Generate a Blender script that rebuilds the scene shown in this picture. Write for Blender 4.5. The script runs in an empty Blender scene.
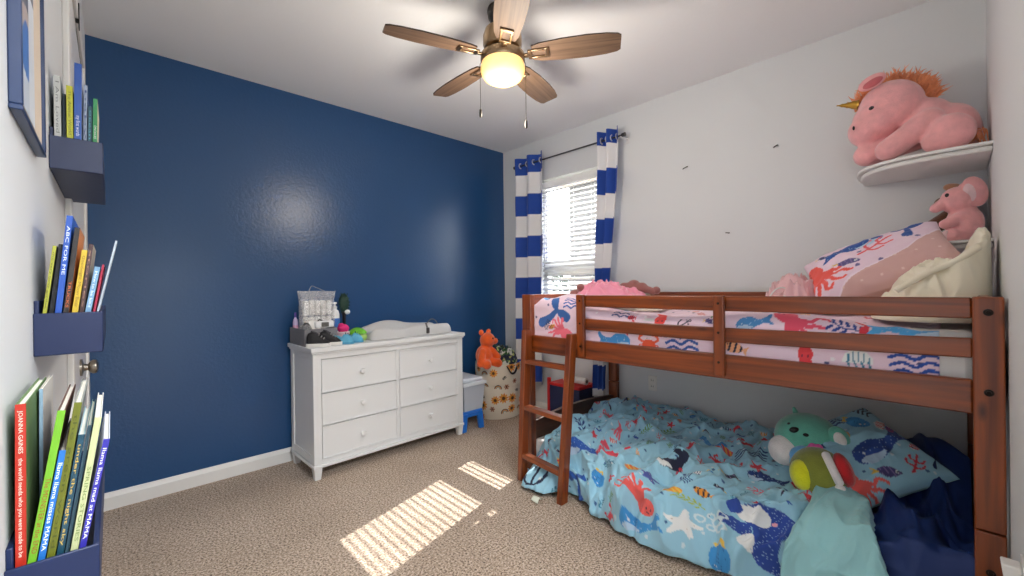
import bpy, bmesh, math, random
import numpy as np
from mathutils import Vector, Matrix, noise as mnoise

S = bpy.context.scene
COL = S.collection
PI = math.pi

# ------------------------------------------------------------------ camera
CAM_H = 1.201
YAW, PITCH, ROLL, FPX = 0.8104, 0.0021, -0.0131, 420.94
def make_camera():
    cd = bpy.data.cameras.new('camera'); co = bpy.data.objects.new('camera', cd); COL.objects.link(co)
    cd.sensor_fit = 'HORIZONTAL'; cd.sensor_width = 36.0
    cd.lens = FPX / 1024 * 36.0
    cd.clip_start = 0.02; cd.clip_end = 200
    F = Vector((math.cos(YAW), math.sin(YAW), 0)); R = Vector((math.sin(YAW), -math.cos(YAW), 0)); U = Vector((0, 0, 1))
    F2 = F * math.cos(PITCH) - U * math.sin(PITCH); U2 = U * math.cos(PITCH) + F * math.sin(PITCH)
    R3 = R * math.cos(ROLL) + U2 * math.sin(ROLL); U3 = U2 * math.cos(ROLL) - R * math.sin(ROLL)
    m = Matrix((R3, U3, -F2)).transposed().to_4x4(); m.translation = (0, 0, CAM_H)
    co.matrix_world = m
    S.camera = co
make_camera()
S.view_settings.view_transform = 'Standard'; S.view_settings.look = 'None'
S.view_settings.exposure = 0.62; S.view_settings.gamma = 1.0
S.view_settings.use_curve_mapping = False
S.cycles.max_bounces = 8; S.cycles.diffuse_bounces = 5; S.cycles.sample_clamp_indirect = 6.0

# room box (metres): left wall x=XL, window wall x=XR, blue wall y=YB, near wall y=YN
XL, XR, YB, YN, H = -0.09, 2.974, 3.2345, -0.11, 2.60

# ------------------------------------------------------------------ world and lights
def make_light():
    w = bpy.data.worlds.new('daylight'); S.world = w; w.use_nodes = True
    bg = w.node_tree.nodes['Background']; bg.inputs[0].default_value = (0.90, 0.955, 1, 1); bg.inputs[1].default_value = 7.5
    sd = bpy.data.lights.new('sun', 'SUN'); sd.energy = 8.0; sd.angle = 0.006; sd.color = (1, 0.97, 0.93)
    so = bpy.data.objects.new('sun', sd); COL.objects.link(so)
    d = Vector((-0.967, -0.253, -0.911))
    so.rotation_euler = d.to_track_quat('-Z', 'Y').to_euler()
    # added unseen fill light beyond the open doorway behind the camera
    hd = bpy.data.lights.new('hall_fill', 'AREA'); hd.shape = 'RECTANGLE'; hd.size = 0.6; hd.size_y = 0.6
    hd.energy = 60; hd.color = (0.96, 0.98, 1)
    ho = bpy.data.objects.new('hall_fill', hd); COL.objects.link(ho)
    ho.location = (0.5, -0.9, 2.4); ho.rotation_euler = Vector((0.1, 0.35, -1)).to_track_quat('-Z', 'Y').to_euler()
make_light()

# ------------------------------------------------------------------ materials
def lin(c):
    out = []
    for v in c[:3]:
        v = v / 255.0
        out.append(v / 12.92 if v <= 0.04045 else ((v + 0.055) / 1.055) ** 2.4)
    return tuple(out)
def rgba(c): return lin(c) + (1.0,)
MATS = {}
def mat(name, c=(200, 200, 200), rough=0.6, metal=0.0, bump=0.0, bscale=60, attr=None, coat=0.0, spec=0.5, sheen=0.0, vary=0.0, vscale=8, alpha=1.0, trans=0.0, emit=0.0, bdist=0.002):
    if name in MATS: return MATS[name]
    m = bpy.data.materials.new(name); m.use_nodes = True; MATS[name] = m
    nt = m.node_tree; b = nt.nodes['Principled BSDF']
    b.inputs['Base Color'].default_value = rgba(c); b.inputs['Roughness'].default_value = rough
    b.inputs['Metallic'].default_value = metal; b.inputs['Specular IOR Level'].default_value = spec
    b.inputs['Coat Weight'].default_value = coat; b.inputs['Sheen Weight'].default_value = sheen
    b.inputs['Alpha'].default_value = alpha; b.inputs['Transmission Weight'].default_value = trans
    if emit:
        b.inputs['Emission Color'].default_value = rgba(c); b.inputs['Emission Strength'].default_value = emit
    tc = nt.nodes.new('ShaderNodeTexCoord')
    if attr:
        a = nt.nodes.new('ShaderNodeAttribute'); a.attribute_name = attr
        nt.links.new(a.outputs['Color'], b.inputs['Base Color'])
    elif vary:
        n = nt.nodes.new('ShaderNodeTexNoise'); n.inputs['Scale'].default_value = vscale; n.inputs['Detail'].default_value = 4
        nt.links.new(tc.outputs['Object'], n.inputs['Vector'])
        r = nt.nodes.new('ShaderNodeValToRGB'); l = lin(c)
        r.color_ramp.elements[0].position = 0.3; r.color_ramp.elements[1].position = 0.7
        r.color_ramp.elements[0].color = tuple(v * (1 - vary) for v in l) + (1,)
        r.color_ramp.elements[1].color = tuple(min(1, v * (1 + vary)) for v in l) + (1,)
        nt.links.new(n.outputs['Fac'], r.inputs['Fac']); nt.links.new(r.outputs['Color'], b.inputs['Base Color'])
    if bump:
        n = nt.nodes.new('ShaderNodeTexNoise'); n.inputs['Scale'].default_value = bscale; n.inputs['Detail'].default_value = 3
        nt.links.new(tc.outputs['Object'], n.inputs['Vector'])
        bp = nt.nodes.new('ShaderNodeBump'); bp.inputs['Strength'].default_value = bump; bp.inputs['Distance'].default_value = bdist
        nt.links.new(n.outputs['Fac'], bp.inputs['Height']); nt.links.new(bp.outputs['Normal'], b.inputs['Normal'])
    return m

def wood(name, c1, c2, axis='Y', rough=0.35, coat=0.3, scale=1.0, knots=True):
    if name in MATS: return MATS[name]
    m = bpy.data.materials.new(name); m.use_nodes = True; MATS[name] = m
    nt = m.node_tree; b = nt.nodes['Principled BSDF']; N = nt.nodes.new; L = nt.links.new
    b.inputs['Roughness'].default_value = rough; b.inputs['Coat Weight'].default_value = coat; b.inputs['Coat Roughness'].default_value = 0.25
    tc = N('ShaderNodeTexCoord'); mp = N('ShaderNodeMapping')
    sc = [34, 34, 34]; sc['XYZ'.index(axis)] = 1.6
    mp.inputs['Scale'].default_value = [v * scale for v in sc]
    L(tc.outputs['Object'], mp.inputs['Vector'])
    n = N('ShaderNodeTexNoise'); n.inputs['Scale'].default_value = 1.0; n.inputs['Detail'].default_value = 5; n.inputs['Distortion'].default_value = 0.6
    L(mp.outputs['Vector'], n.inputs['Vector'])
    r = N('ShaderNodeValToRGB'); r.color_ramp.elements[0].position = 0.3; r.color_ramp.elements[1].position = 0.72
    r.color_ramp.elements[0].color = rgba(c1); r.color_ramp.elements[1].color = rgba(c2)
    L(n.outputs['Fac'], r.inputs['Fac'])
    out = r.outputs['Color']
    if knots:
        mk = N('ShaderNodeMapping'); ks = [11, 11, 11]; ks['XYZ'.index(axis)] = 4.2; mk.inputs['Scale'].default_value = ks
        L(tc.outputs['Object'], mk.inputs['Vector'])
        v = N('ShaderNodeTexVoronoi'); v.inputs['Scale'].default_value = 1.0; L(mk.outputs['Vector'], v.inputs['Vector'])
        kr = N('ShaderNodeValToRGB'); kr.color_ramp.elements[0].position = 0.05; kr.color_ramp.elements[1].position = 0.16
        kr.color_ramp.elements[0].color = (0.25, 0.2, 0.18, 1); kr.color_ramp.elements[1].color = (1, 1, 1, 1)
        L(v.outputs['Distance'], kr.inputs['Fac'])
        mx = N('ShaderNodeMix'); mx.data_type = 'RGBA'; mx.blend_type = 'MULTIPLY'; mx.inputs[0].default_value = 1
        L(out, mx.inputs[6]); L(kr.outputs['Color'], mx.inputs[7]); out = mx.outputs[2]
    L(out, b.inputs['Base Color'])
    bp = N('ShaderNodeBump'); bp.inputs['Strength'].default_value = 0.15; bp.inputs['Distance'].default_value = 0.001
    L(n.outputs['Fac'], bp.inputs['Height']); L(bp.outputs['Normal'], b.inputs['Normal'])
    return m

def carpet_mat():
    m = bpy.data.materials.new('carpet'); m.use_nodes = True
    nt = m.node_tree; b = nt.nodes['Principled BSDF']; N = nt.nodes.new; L = nt.links.new
    b.inputs['Roughness'].default_value = 0.95; b.inputs['Specular IOR Level'].default_value = 0.1; b.inputs['Sheen Weight'].default_value = 0.2
    tc = N('ShaderNodeTexCoord')
    n = N('ShaderNodeTexNoise'); n.inputs['Scale'].default_value = 105; n.inputs['Detail'].default_value = 6; n.inputs['Roughness'].default_value = 0.78
    L(tc.outputs['Object'], n.inputs['Vector'])
    r = N('ShaderNodeValToRGB'); e = r.color_ramp.elements
    e[0].position = 0.40; e[0].color = rgba((58, 40, 28)); e[1].position = 0.50; e[1].color = rgba((190, 167, 145))
    k = r.color_ramp.elements.new(0.62); k.color = rgba((234, 220, 204))
    L(n.outputs['Fac'], r.inputs['Fac'])
    n2 = N('ShaderNodeTexNoise'); n2.inputs['Scale'].default_value = 2.2; n2.inputs['Detail'].default_value = 3
    L(tc.outputs['Object'], n2.inputs['Vector'])
    r2 = N('ShaderNodeValToRGB'); r2.color_ramp.elements[0].position = 0.35; r2.color_ramp.elements[1].position = 0.65
    r2.color_ramp.elements[0].color = (0.86, 0.84, 0.82, 1); r2.color_ramp.elements[1].color = (1, 1, 1, 1)
    L(n2.outputs['Fac'], r2.inputs['Fac'])
    mx = N('ShaderNodeMix'); mx.data_type = 'RGBA'; mx.blend_type = 'MULTIPLY'; mx.inputs[0].default_value = 1
    L(r.outputs['Color'], mx.inputs[6]); L(r2.outputs['Color'], mx.inputs[7]); L(mx.outputs[2], b.inputs['Base Color'])
    bp = N('ShaderNodeBump'); bp.inputs['Strength'].default_value = 0.6; bp.inputs['Distance'].default_value = 0.008
    L(n.outputs['Fac'], bp.inputs['Height']); L(bp.outputs['Normal'], b.inputs['Normal'])
    return m

# ------------------------------------------------------------------ mesh building
class G:
    def __init__(s): s.v = []; s.f = []; s.m = []; s.k = 0
    def slot(s, k): s.k = k; return s
    def add(s, vs, fs):
        o = len(s.v); s.v += [tuple(p) for p in vs]
        for f in fs: s.f.append(tuple(i + o for i in f)); s.m.append(s.k)
        return s
    def box(s, x0, x1, y0, y1, z0, z1, M=None):
        vs = [Vector((x, y, z)) for z in (z0, z1) for y in (y0, y1) for x in (x0, x1)]
        if M is not None: vs = [M @ p for p in vs]
        return s.add(vs, [(0, 2, 3, 1), (4, 5, 7, 6), (0, 1, 5, 4), (2, 6, 7, 3), (0, 4, 6, 2), (1, 3, 7, 5)])
    def prism(s, poly, z0, z1, M=None):
        n = len(poly); vs = [Vector((x, y, z)) for z in (z0, z1) for x, y in poly]
        if M is not None: vs = [M @ p for p in vs]
        fs = [tuple(range(n - 1, -1, -1)), tuple(range(n, 2 * n))] + [(i, (i + 1) % n, n + (i + 1) % n, n + i) for i in range(n)]
        return s.add(vs, fs)
    def tube(s, pts, r, n=10, caps=True, flat=1.0):
        pts = [Vector(p) for p in pts]; K = len(pts)
        rs = r if hasattr(r, '__len__') else [r] * K
        T0 = (pts[1] - pts[0]).normalized(); ref = Vector((0, 0, 1)) if abs(T0.z) < 0.9 else Vector((1, 0, 0))
        a = T0.cross(ref).normalized(); vs = []
        for i in range(K):
            T = (pts[min(i + 1, K - 1)] - pts[max(i - 1, 0)]).normalized()
            a = (a - T * a.dot(T)).normalized(); b = T.cross(a)
            for j in range(n):
                t = 2 * PI * j / n; vs.append(pts[i] + (a * math.cos(t) + b * math.sin(t) * flat) * rs[i])
        fs = [(i * n + j, i * n + (j + 1) % n, (i + 1) * n + (j + 1) % n, (i + 1) * n + j) for i in range(K - 1) for j in range(n)]
        if caps: fs += [tuple(range(n - 1, -1, -1)), tuple(range((K - 1) * n, K * n))]
        return s.add(vs, fs)
    def lathe(s, prof, n=24, M=None, caps=True):
        vs = [Vector((r * math.cos(2 * PI * j / n), r * math.sin(2 * PI * j / n), z)) for r, z in prof for j in range(n)]
        if M is not None: vs = [M @ p for p in vs]
        K = len(prof)
        fs = [(i * n + j, i * n + (j + 1) % n, (i + 1) * n + (j + 1) % n, (i + 1) * n + j) for i in range(K - 1) for j in range(n)]
        if caps: fs += [tuple(range(n - 1, -1, -1)), tuple(range((K - 1) * n, K * n))]
        return s.add(vs, fs)
    def ell(s, c, r, M=None, nu=20, nv=12):
        c = Vector(c); vs = [Vector((0, 0, r[2]))]; R = M.to_3x3() if M is not None else Matrix.Identity(3)
        for i in range(1, nv):
            t = PI * i / nv
            for j in range(nu):
                p = 2 * PI * j / nu; vs.append(Vector((r[0] * math.sin(t) * math.cos(p), r[1] * math.sin(t) * math.sin(p), r[2] * math.cos(t))))
        vs.append(Vector((0, 0, -r[2]))); vs = [c + R @ p for p in vs]; L = len(vs) - 1
        fs = [(0, 1 + j, 1 + (j + 1) % nu) for j in range(nu)]
        for i in range(nv - 2):
            for j in range(nu):
                a = 1 + i * nu; fs.append((a + j, a + nu + j, a + nu + (j + 1) % nu, a + (j + 1) % nu))
        a = 1 + (nv - 2) * nu; fs += [(a + j, L, a + (j + 1) % nu) for j in range(nu)]
        return s.add(vs, fs)
    def cap(s, p0, p1, r0, r1, n=14):
        """a limb with rounded ends"""
        p0 = Vector(p0); p1 = Vector(p1); d = (p1 - p0).normalized(); pts = []; rs = []
        for t in (90, 65, 40, 15): pts.append(p0 - d * r0 * math.sin(math.radians(t))); rs.append(max(0.0006, r0 * math.cos(math.radians(t))))
        for t in (15, 40, 65, 90): pts.append(p1 + d * r1 * math.sin(math.radians(t))); rs.append(max(0.0006, r1 * math.cos(math.radians(t))))
        return s.tube(pts, rs, n)
    def build(s, name, m, parent=None, smooth=True, bevel=0.0, sub=0, remesh=0.0, soft=0, solid=0.0, angle=40, world=False, segs=2):
        me = bpy.data.meshes.new(name); me.from_pydata(s.v, [], s.f)
        for x in (m if isinstance(m, (list, tuple)) else [m]): me.materials.append(x)
        me.polygons.foreach_set('material_index', s.m)
        me.validate(); me.update()
        return finish(me, name, parent, smooth, bevel, sub, remesh, soft, solid, angle, world, segs)

def finish(me, name, parent=None, smooth=True, bevel=0, sub=0, remesh=0, soft=0, solid=0, angle=40, world=False, segs=2):
    o = bpy.data.objects.new(name, me); COL.objects.link(o)
    bm = bmesh.new(); bm.from_mesh(me); bmesh.ops.recalc_face_normals(bm, faces=bm.faces); bm.to_mesh(me); bm.free()
    if smooth:
        me.polygons.foreach_set('use_smooth', [True] * len(me.polygons))
        if not (remesh or sub): me.set_sharp_from_angle(angle=math.radians(angle))
    if solid: q = o.modifiers.new('solid', 'SOLIDIFY'); q.thickness = solid; q.offset = 0
    if bevel: q = o.modifiers.new('bevel', 'BEVEL'); q.width = bevel; q.segments = segs; q.limit_method = 'ANGLE'; q.angle_limit = math.radians(35)
    if remesh:
        q = o.modifiers.new('remesh', 'REMESH'); q.mode = 'VOXEL'; q.voxel_size = remesh; q.use_smooth_shade = True
        if soft: q = o.modifiers.new('soft', 'SMOOTH'); q.factor = 0.6; q.iterations = soft
    if sub: q = o.modifiers.new('sub', 'SUBSURF'); q.levels = sub; q.render_levels = sub
    if parent is not None:
        o.parent = parent
        if world: o.matrix_parent_inverse = parent.matrix_world.inverted()
    return o

def tag(o, label, cat, group=None, kind=None):
    o['label'] = label; o['category'] = cat
    if group: o['group'] = group
    if kind: o['kind'] = kind
    return o
def thing(name, label, cat, loc=(0, 0, 0), rot=(0, 0, 0), group=None):
    o = bpy.data.objects.new(name, None); COL.objects.link(o); o.empty_display_size = 0.05
    o.location = loc; o.rotation_euler = rot
    o.matrix_world = Matrix.Translation(loc) @ o.rotation_euler.to_matrix().to_4x4()
    return tag(o, label, cat, group)
def struct(o): o['kind'] = 'structure'; return o
def copy_thing(r0, loc=None, rot=None, label=None):
    r = r0.copy(); COL.objects.link(r)
    if loc is not None: r.location = loc
    if rot is not None: r.rotation_euler = rot
    if label: r['label'] = label
    for ch in list(r0.children):
        c = ch.copy(); COL.objects.link(c); c.parent = r; c.matrix_parent_inverse = ch.matrix_parent_inverse
        for g in list(ch.children):
            d = g.copy(); COL.objects.link(d); d.parent = c; d.matrix_parent_inverse = g.matrix_parent_inverse
    return r
def rotm(rx=0, ry=0, rz=0): return Matrix.Rotation(rz, 4, 'Z') @ Matrix.Rotation(ry, 4, 'Y') @ Matrix.Rotation(rx, 4, 'X')
def frame_of(origin, xdir, ydir):
    x = Vector(xdir).normalized(); z = x.cross(Vector(ydir)).normalized(); y = z.cross(x)
    m = Matrix((x, y, z)).transposed().to_4x4(); m.translation = origin; return m

# grid surfaces with a painted colour per vertex
def grid_mesh(name, P, C=None, m=None, parent=None, closed=False, solid=0.0, world=False, angle=180):
    nu, nv = P.shape[:2]; me = bpy.data.meshes.new(name)
    idx = np.arange(nu * nv).reshape(nu, nv)
    q = np.stack([idx[:-1, :-1], idx[1:, :-1], idx[1:, 1:], idx[:-1, 1:]], -1).reshape(-1, 4)
    if closed:
        w = np.stack([idx[:-1, -1], idx[1:, -1], idx[1:, 0], idx[:-1, 0]], -1).reshape(-1, 4); q = np.concatenate([q, w])
    me.from_pydata(P.reshape(-1, 3).tolist(), [], q.tolist())
    if C is not None:
        a = me.color_attributes.new('Col', 'FLOAT_COLOR', 'POINT')
        a.data.foreach_set('color', np.concatenate([C.reshape(-1, 3), np.ones((nu * nv, 1))], 1).astype(np.float32).ravel())
    if m: me.materials.append(m)
    me.update()
    return finish(me, name, parent, True, solid=solid, world=world, angle=angle)

# value noise on arrays
def vnoise(x, y, seed=0):
    xi = np.floor(x).astype(np.int64); yi = np.floor(y).astype(np.int64); fx = x - xi; fy = y - yi
    fx = fx * fx * fx * (fx * (fx * 6 - 15) + 10); fy = fy * fy * fy * (fy * (fy * 6 - 15) + 10)
    def h(a, b):
        n = (a * 374761393 + b * 668265263 + seed * 974634777) & 0xffffffff
        n = ((n ^ (n >> 13)) * 1274126177) & 0xffffffff
        return ((n ^ (n >> 16)) & 0xffff) / 65535.0
    return (h(xi, yi) * (1 - fx) + h(xi + 1, yi) * fx) * (1 - fy) + (h(xi, yi + 1) * (1 - fx) + h(xi + 1, yi + 1) * fx) * fy
def ridge(x, y, seed=0):
    return 1 - np.abs(2 * vnoise(x, y, seed) - 1)
def sstep(a, b, x):
    t = np.clip((x - a) / (b - a), 0, 1); return t * t * (3 - 2 * t)
# ------------------------------------------------------------------ the room
WALL = mat('white_paint', (224, 227, 229), 0.62, bump=0.25, bscale=90, bdist=0.001)
CEIL = mat('ceiling_paint', (240, 242, 244), 0.8, bump=0.5, bscale=45, bdist=0.002)
NAVYW = mat('navy_wall_paint', (31, 78, 128), 0.30, bump=0.6, bscale=55, bdist=0.002, spec=0.6)
TRIM = mat('trim_paint', (236, 236, 234), 0.4)
def room():
    T = 0.12
    g = G().add([(-0.4, -2.52, 0), (XR + T, -2.52, 0), (XR + T, YB + T, 0), (-0.4, YB + T, 0)], [(0, 1, 2, 3)])
    struct(g.build('floor', carpet_mat(), smooth=False))
    struct(G().box(XL - T, XR + T, YN - T, YB + T, H, H + T).build('ceiling', CEIL, smooth=False))
    struct(G().box(XL - T, XR + T, YB, YB + T, 0, H).build('wall_back', NAVYW, smooth=False))
    struct(G().box(XL - T, XL, YN - T, YB, 0, H).build('wall_left', WALL, smooth=False))
    y0, y1, z0, z1 = 1.98, 2.72, 1.085, 2.21
    g = G(); X0, X1 = XR, XR + T
    g.box(X0, X1, YN - T, y0, 0, H).box(X0, X1, y1, YB, 0, H).box(X0, X1, y0, y1, 0, z0).box(X0, X1, y0, y1, z1, H)
    struct(g.build('wall_right', WALL, smooth=False))
    g = G().box(0.92, XR, YN - T, YN, 0, H).box(XL, 0.0, YN - T, YN, 0, H).box(-0.4, XL - T, YN - T, YN, 0, H).box(0.0, 0.92, YN - T, YN, 2.12, H)
    struct(g.build('wall_front', WALL, smooth=False))
    g = G().box(-0.4, -0.28, -2.4, YN - T, 0, H).box(1.25, 1.37, -2.4, YN - T, 0, H).box(-0.4, 1.37, -2.52, -2.4, 0, H)
    struct(g.build('wall_hall', WALL, smooth=False))
    struct(G().box(-0.4, 1.37, -2.52, YN - T, H, H + T).build('ceiling_hall', CEIL, smooth=False))
    # baseboards with a stepped top
    def base(name, a, b, n):
        a = Vector(a); b = Vector(b); M = frame_of(a, b - a, Vector((0, 0, 1)))
        L = (b - a).length; prof = [(0, 0), (0.014, 0), (0.014, 0.068), (0.009, 0.08), (0.005, 0.092), (0, 0.095)]
        g = G(); nv = Vector(n); vs = []
        for p in (a, b): vs += [p + nv * d + Vector((0, 0, z)) for d, z in prof]
        k = len(prof); fs = [tuple(range(k)), tuple(range(2 * k - 1, k - 1, -1))] + [(i, i + 1, k + i + 1, k + i) for i in range(k - 1)]
        struct(g.add(vs, fs).build(name, TRIM, smooth=False))
    base('baseboard_back', (XL, YB, 0), (XR, YB, 0), (0, -1, 0))
    base('baseboard_right', (XR, YB - 0.014, 0), (XR, YN + 0.014, 0), (-1, 0, 0))
    base('baseboard_front', (0.95, YN, 0), (XR, YN, 0), (0, 1, 0))
    base('baseboard_left', (XL, 0.0, 0), (XL, 1.66, 0), (1, 0, 0))
    # closet door in the left wall
    y0, y1, zt = 1.73, 2.62, 2.18
    d = struct(G().box(XL, XL + 0.006, y0, y1, 0.01, zt - 0.012).build('door_1', mat('door_paint', (238, 239, 240), 0.28), smooth=False, bevel=0.002))
    K = frame_of((XL + 0.006, 2.14, 0.935), (0, 1, 0), (0, 0, 1)); NI = mat('satin_nickel', (150, 143, 132), 0.28, 1.0)
    G().lathe([(0.001, 0), (0.03, 0), (0.03, 0.006), (0.013, 0.01), (0.011, 0.02), (0.02, 0.025), (0.025, 0.033), (0.024, 0.041), (0.016, 0.046), (0.001, 0.047)], 24, K).build('door_knob', NI, d)
    g = G().box(XL, XL + 0.014, y0 - 0.07, y0 - 0.004, 0, zt + 0.07).box(XL, XL + 0.014, y1 + 0.004, y1 + 0.07, 0, zt + 0.07).box(XL, XL + 0.014, y0 - 0.004, y1 + 0.004, zt + 0.004, zt + 0.07)
    struct(g.build('trim_1', TRIM, smooth=False, bevel=0.003))
    g = G().box(XL + 0.0001, XL + 0.001, y0 - 0.004, y1 + 0.004, zt - 0.012, zt + 0.004)  # dark strips standing in for the shadow in the gap above the door
    g.box(XL + 0.0061, XL + 0.0066, 2.2, y1, zt - 0.022, zt - 0.012)
    struct(g.build('gap_shadow_strip', mat('gap_shadow_dark', (30, 28, 27), 0.9), smooth=False))
    # over-door hook
    t = thing('door_hook', 'thin dark metal hook hooked over the white closet door', 'hook', (XL, 2.17, zt))
    BM = mat('black_metal', (28, 26, 25), 0.4, 0.6)
    G().box(XL + 0.0142, XL + 0.0172, 2.155, 2.18, zt - 0.03, zt + 0.06).build('strap', BM, t, world=True, bevel=0.001)
    G().box(XL + 0.0062, XL + 0.0172, 2.155, 2.18, zt - 0.004, zt + 0.002).build('top_bend', BM, t, world=True, bevel=0.001)
    # window: frame, sashes, glass, sill
    y0, y1, z0, z1 = 1.98, 2.72, 1.085, 2.21
    VN = mat('white_vinyl', (240, 240, 238), 0.35)
    g = G(); a, b = XR + 0.045, XR + 0.105
    g.box(a, b, y0, y0 + 0.045, z0, z1).box(a, b, y1 - 0.045, y1, z0, z1).box(a, b, y0 + 0.045, y1 - 0.045, z0, z0 + 0.045).box(a, b, y0 + 0.045, y1 - 0.045, z1 - 0.045, z1)
    w = struct(g.build('window_1', VN, smooth=False, bevel=0.003))
    G().box(XR + 0.05, XR + 0.09, y0 + 0.045, y1 - 0.045, 1.325, 1.46).build('meeting_rail', VN, w, smooth=False, bevel=0.003)
    gl = bpy.data.materials.new('window_glass'); gl.use_nodes = True; nt = gl.node_tree; nt.nodes.clear()
    o_ = nt.nodes.new('ShaderNodeOutputMaterial'); mx = nt.nodes.new('ShaderNodeMixShader'); tr = nt.nodes.new('ShaderNodeBsdfTransparent'); gs = nt.nodes.new('ShaderNodeBsdfGlossy'); gs.inputs['Roughness'].default_value = 0.02
    mx.inputs[0].default_value = 0.06; nt.links.new(tr.outputs[0], mx.inputs[1]); nt.links.new(gs.outputs[0], mx.inputs[2]); nt.links.new(mx.outputs[0], o_.inputs[0])
    G().box(XR + 0.07, XR + 0.074, y0 + 0.045, y1 - 0.045, z0 + 0.045, 1.325).box(XR + 0.07, XR + 0.074, y0 + 0.045, y1 - 0.045, 1.46, z1 - 0.045).build('pane', gl, w, smooth=False)
    G().box(XR - 0.025, XR + 0.045, y0 - 0.03, y1 + 0.03, z0 - 0.022, z0).build('window_sill', TRIM, w, smooth=False, bevel=0.005)
room()

def blinds():
    y0, y1 = 2.0, 2.70; x = XR + 0.012
    t = thing('window_blind', 'white horizontal slatted blind in the window', 'blind', (x, 2.35, 2.15))
    W = mat('blind_white', (244, 244, 242), 0.45)
    G().box(x - 0.03, x + 0.02, y0, y1, 2.12, 2.17).build('head_rail', W, t, world=True, bevel=0.004)
    g = G(); z = 2.095; a = math.radians(35)
    while z > 1.12:
        c, s_ = math.cos(a) * 0.024, math.sin(a) * 0.024
        vs = []
        for y in (y0 + 0.004, y1 - 0.004):
            for k in (-1, -0.5, 0, 0.5, 1): vs.append((x + c * k, y, z + s_ * k + 0.0025 * (1 - k * k)))
        g.add(vs, [(k, k + 1, 6 + k, 5 + k) for k in range(4)]); z -= 0.0435
    g.build('slats', W, t, world=True, solid=0.0028)
    G().box(x - 0.024, x + 0.024, y0 + 0.004, y1 - 0.004, 1.088, 1.102).build('bottom_rail', W, t, world=True, bevel=0.004)
    g = G()
    for y in (2.12, 2.35, 2.58): g.tube([(x - 0.026, y, 2.1), (x - 0.026, y, 1.13)], 0.0012, 6).tube([(x + 0.026, y, 2.1), (x + 0.026, y, 1.13)], 0.0012, 6)
    g.build('ladder_cords', W, t, world=True)
    G().tube([(x - 0.035, 2.64, 2.1), (x - 0.04, 2.64, 1.45)], 0.004, 8).build('tilt_wand', W, t, world=True)
blinds()

CURT = mat('curtain_cloth', rough=0.8, attr='Col', sheen=0.2, bump=0.2, bscale=600, bdist=0.0005)
def curtains():
    zr, xr = 2.368, XR - 0.095
    t = thing('curtain_rod', 'thin dark grey curtain rod mounted above the window', 'curtain rod', (xr, 2.34, zr))
    RM = mat('rod_metal', (92, 92, 94), 0.3, 0.9)
    G().tube([(xr, 1.765, zr), (xr, 2.945, zr)], 0.007, 12).build('pole', RM, t, world=True)
    for y, s in ((1.755, -1), (2.955, 1)):
        G().lathe([(0.001, -0.012), (0.014, -0.012), (0.016, 0), (0.016, 0.016), (0.001, 0.02)], 16, frame_of((xr, y, zr), (1, 0, 0), (0, 0, 1)) if s < 0 else frame_of((xr, y, zr), (-1, 0, 0), (0, 0, 1))).build('finial', RM, t, world=True)
    for y in (1.775, 2.93):
        G().box(xr - 0.006, XR - 0.004, y - 0.008, y + 0.008, zr - 0.016, zr - 0.006).box(XR - 0.004, XR, y - 0.016, y + 0.016, zr - 0.045, zr + 0.03).build('bracket', mat('bracket_white', (225, 225, 225), 0.4), t, world=True, bevel=0.002)
    NV, WH = np.array(lin((26, 72, 164))), np.array(lin((236, 236, 238)))
    def panel(name, label, ya, yb, yc, yd, zb, nf, seed, bulge, zs):
        nz, ny = 440, 90; ztop = 2.44
        zz = np.linspace(ztop, zb, nz)[:, None] * np.ones((1, ny)); s = np.linspace(0, 1, ny)[None, :] * np.ones((nz, 1))
        k = sstep(ztop, zb, zz)
        A = ya + (yc - ya) * k; B = yb + (yd - yb) * k
        ph = s * nf * 2 * PI + 0.5 * (vnoise(s * 3, zz * 2, seed) - .5) * (1 - sstep(2.36, 2.44, zz))
        amp = 0.034 + bulge * k
        y = A + (B - A) * s + 0.011 * np.sin(2 * ph) * k
        x = xr + 0.0 - amp * np.cos(ph) + 0.012 * (vnoise(s * 5, zz * 5, seed + 3) - .5)
        P = np.stack([x, y, zz], -1)
        b = np.floor((zs - zz) / 0.197).astype(int)
        C = np.where((b % 2 == 0)[..., None], WH, NV)
        t = thing(name, label, 'curtain', (xr, (ya + yb) / 2, zr))
        grid_mesh('cloth', P, C, CURT, t, solid=0.002, world=True)
        for i in range(nf):
            c = (i + 0.25) / nf
            for cc in (c, c + 0.5 / nf):
                yy = ya + (yb - ya) * cc
                M = frame_of((xr, yy, zr), (1, 0, 0), (0, 0, 1))
                ring = G(); n = 28; m_ = 8; vs = []
                for i2 in range(n):
                    for j in range(m_):
                        r = 0.0225 + 0.006 * math.cos(2 * PI * j / m_); vs.append(M @ Vector((r * math.cos(2 * PI * i2 / n), r * math.sin(2 * PI * i2 / n), 0.004 * math.sin(2 * PI * j / m_))))
                ring.add(vs, [(i2 * m_ + j, ((i2 + 1) % n) * m_ + j, ((i2 + 1) % n) * m_ + (j + 1) % m_, i2 * m_ + (j + 1) % m_) for i2 in range(n) for j in range(m_)])
                ring.build('grommet', mat('grommet_silver', (205, 206, 210), 0.3, 0.35), t, world=True)
    panel('striped_curtain', 'navy and white striped curtain panel nearest the blue wall', 2.925, 2.575, 2.935, 2.6, 0.30, 2, 5, 0.012, 2.275)
    panel('striped_curtain', 'navy and white striped curtain panel beside the bare white wall', 1.975, 1.785, 2.045, 1.955, 0.30, 2, 9, 0.0, 2.33)
curtains()

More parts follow.
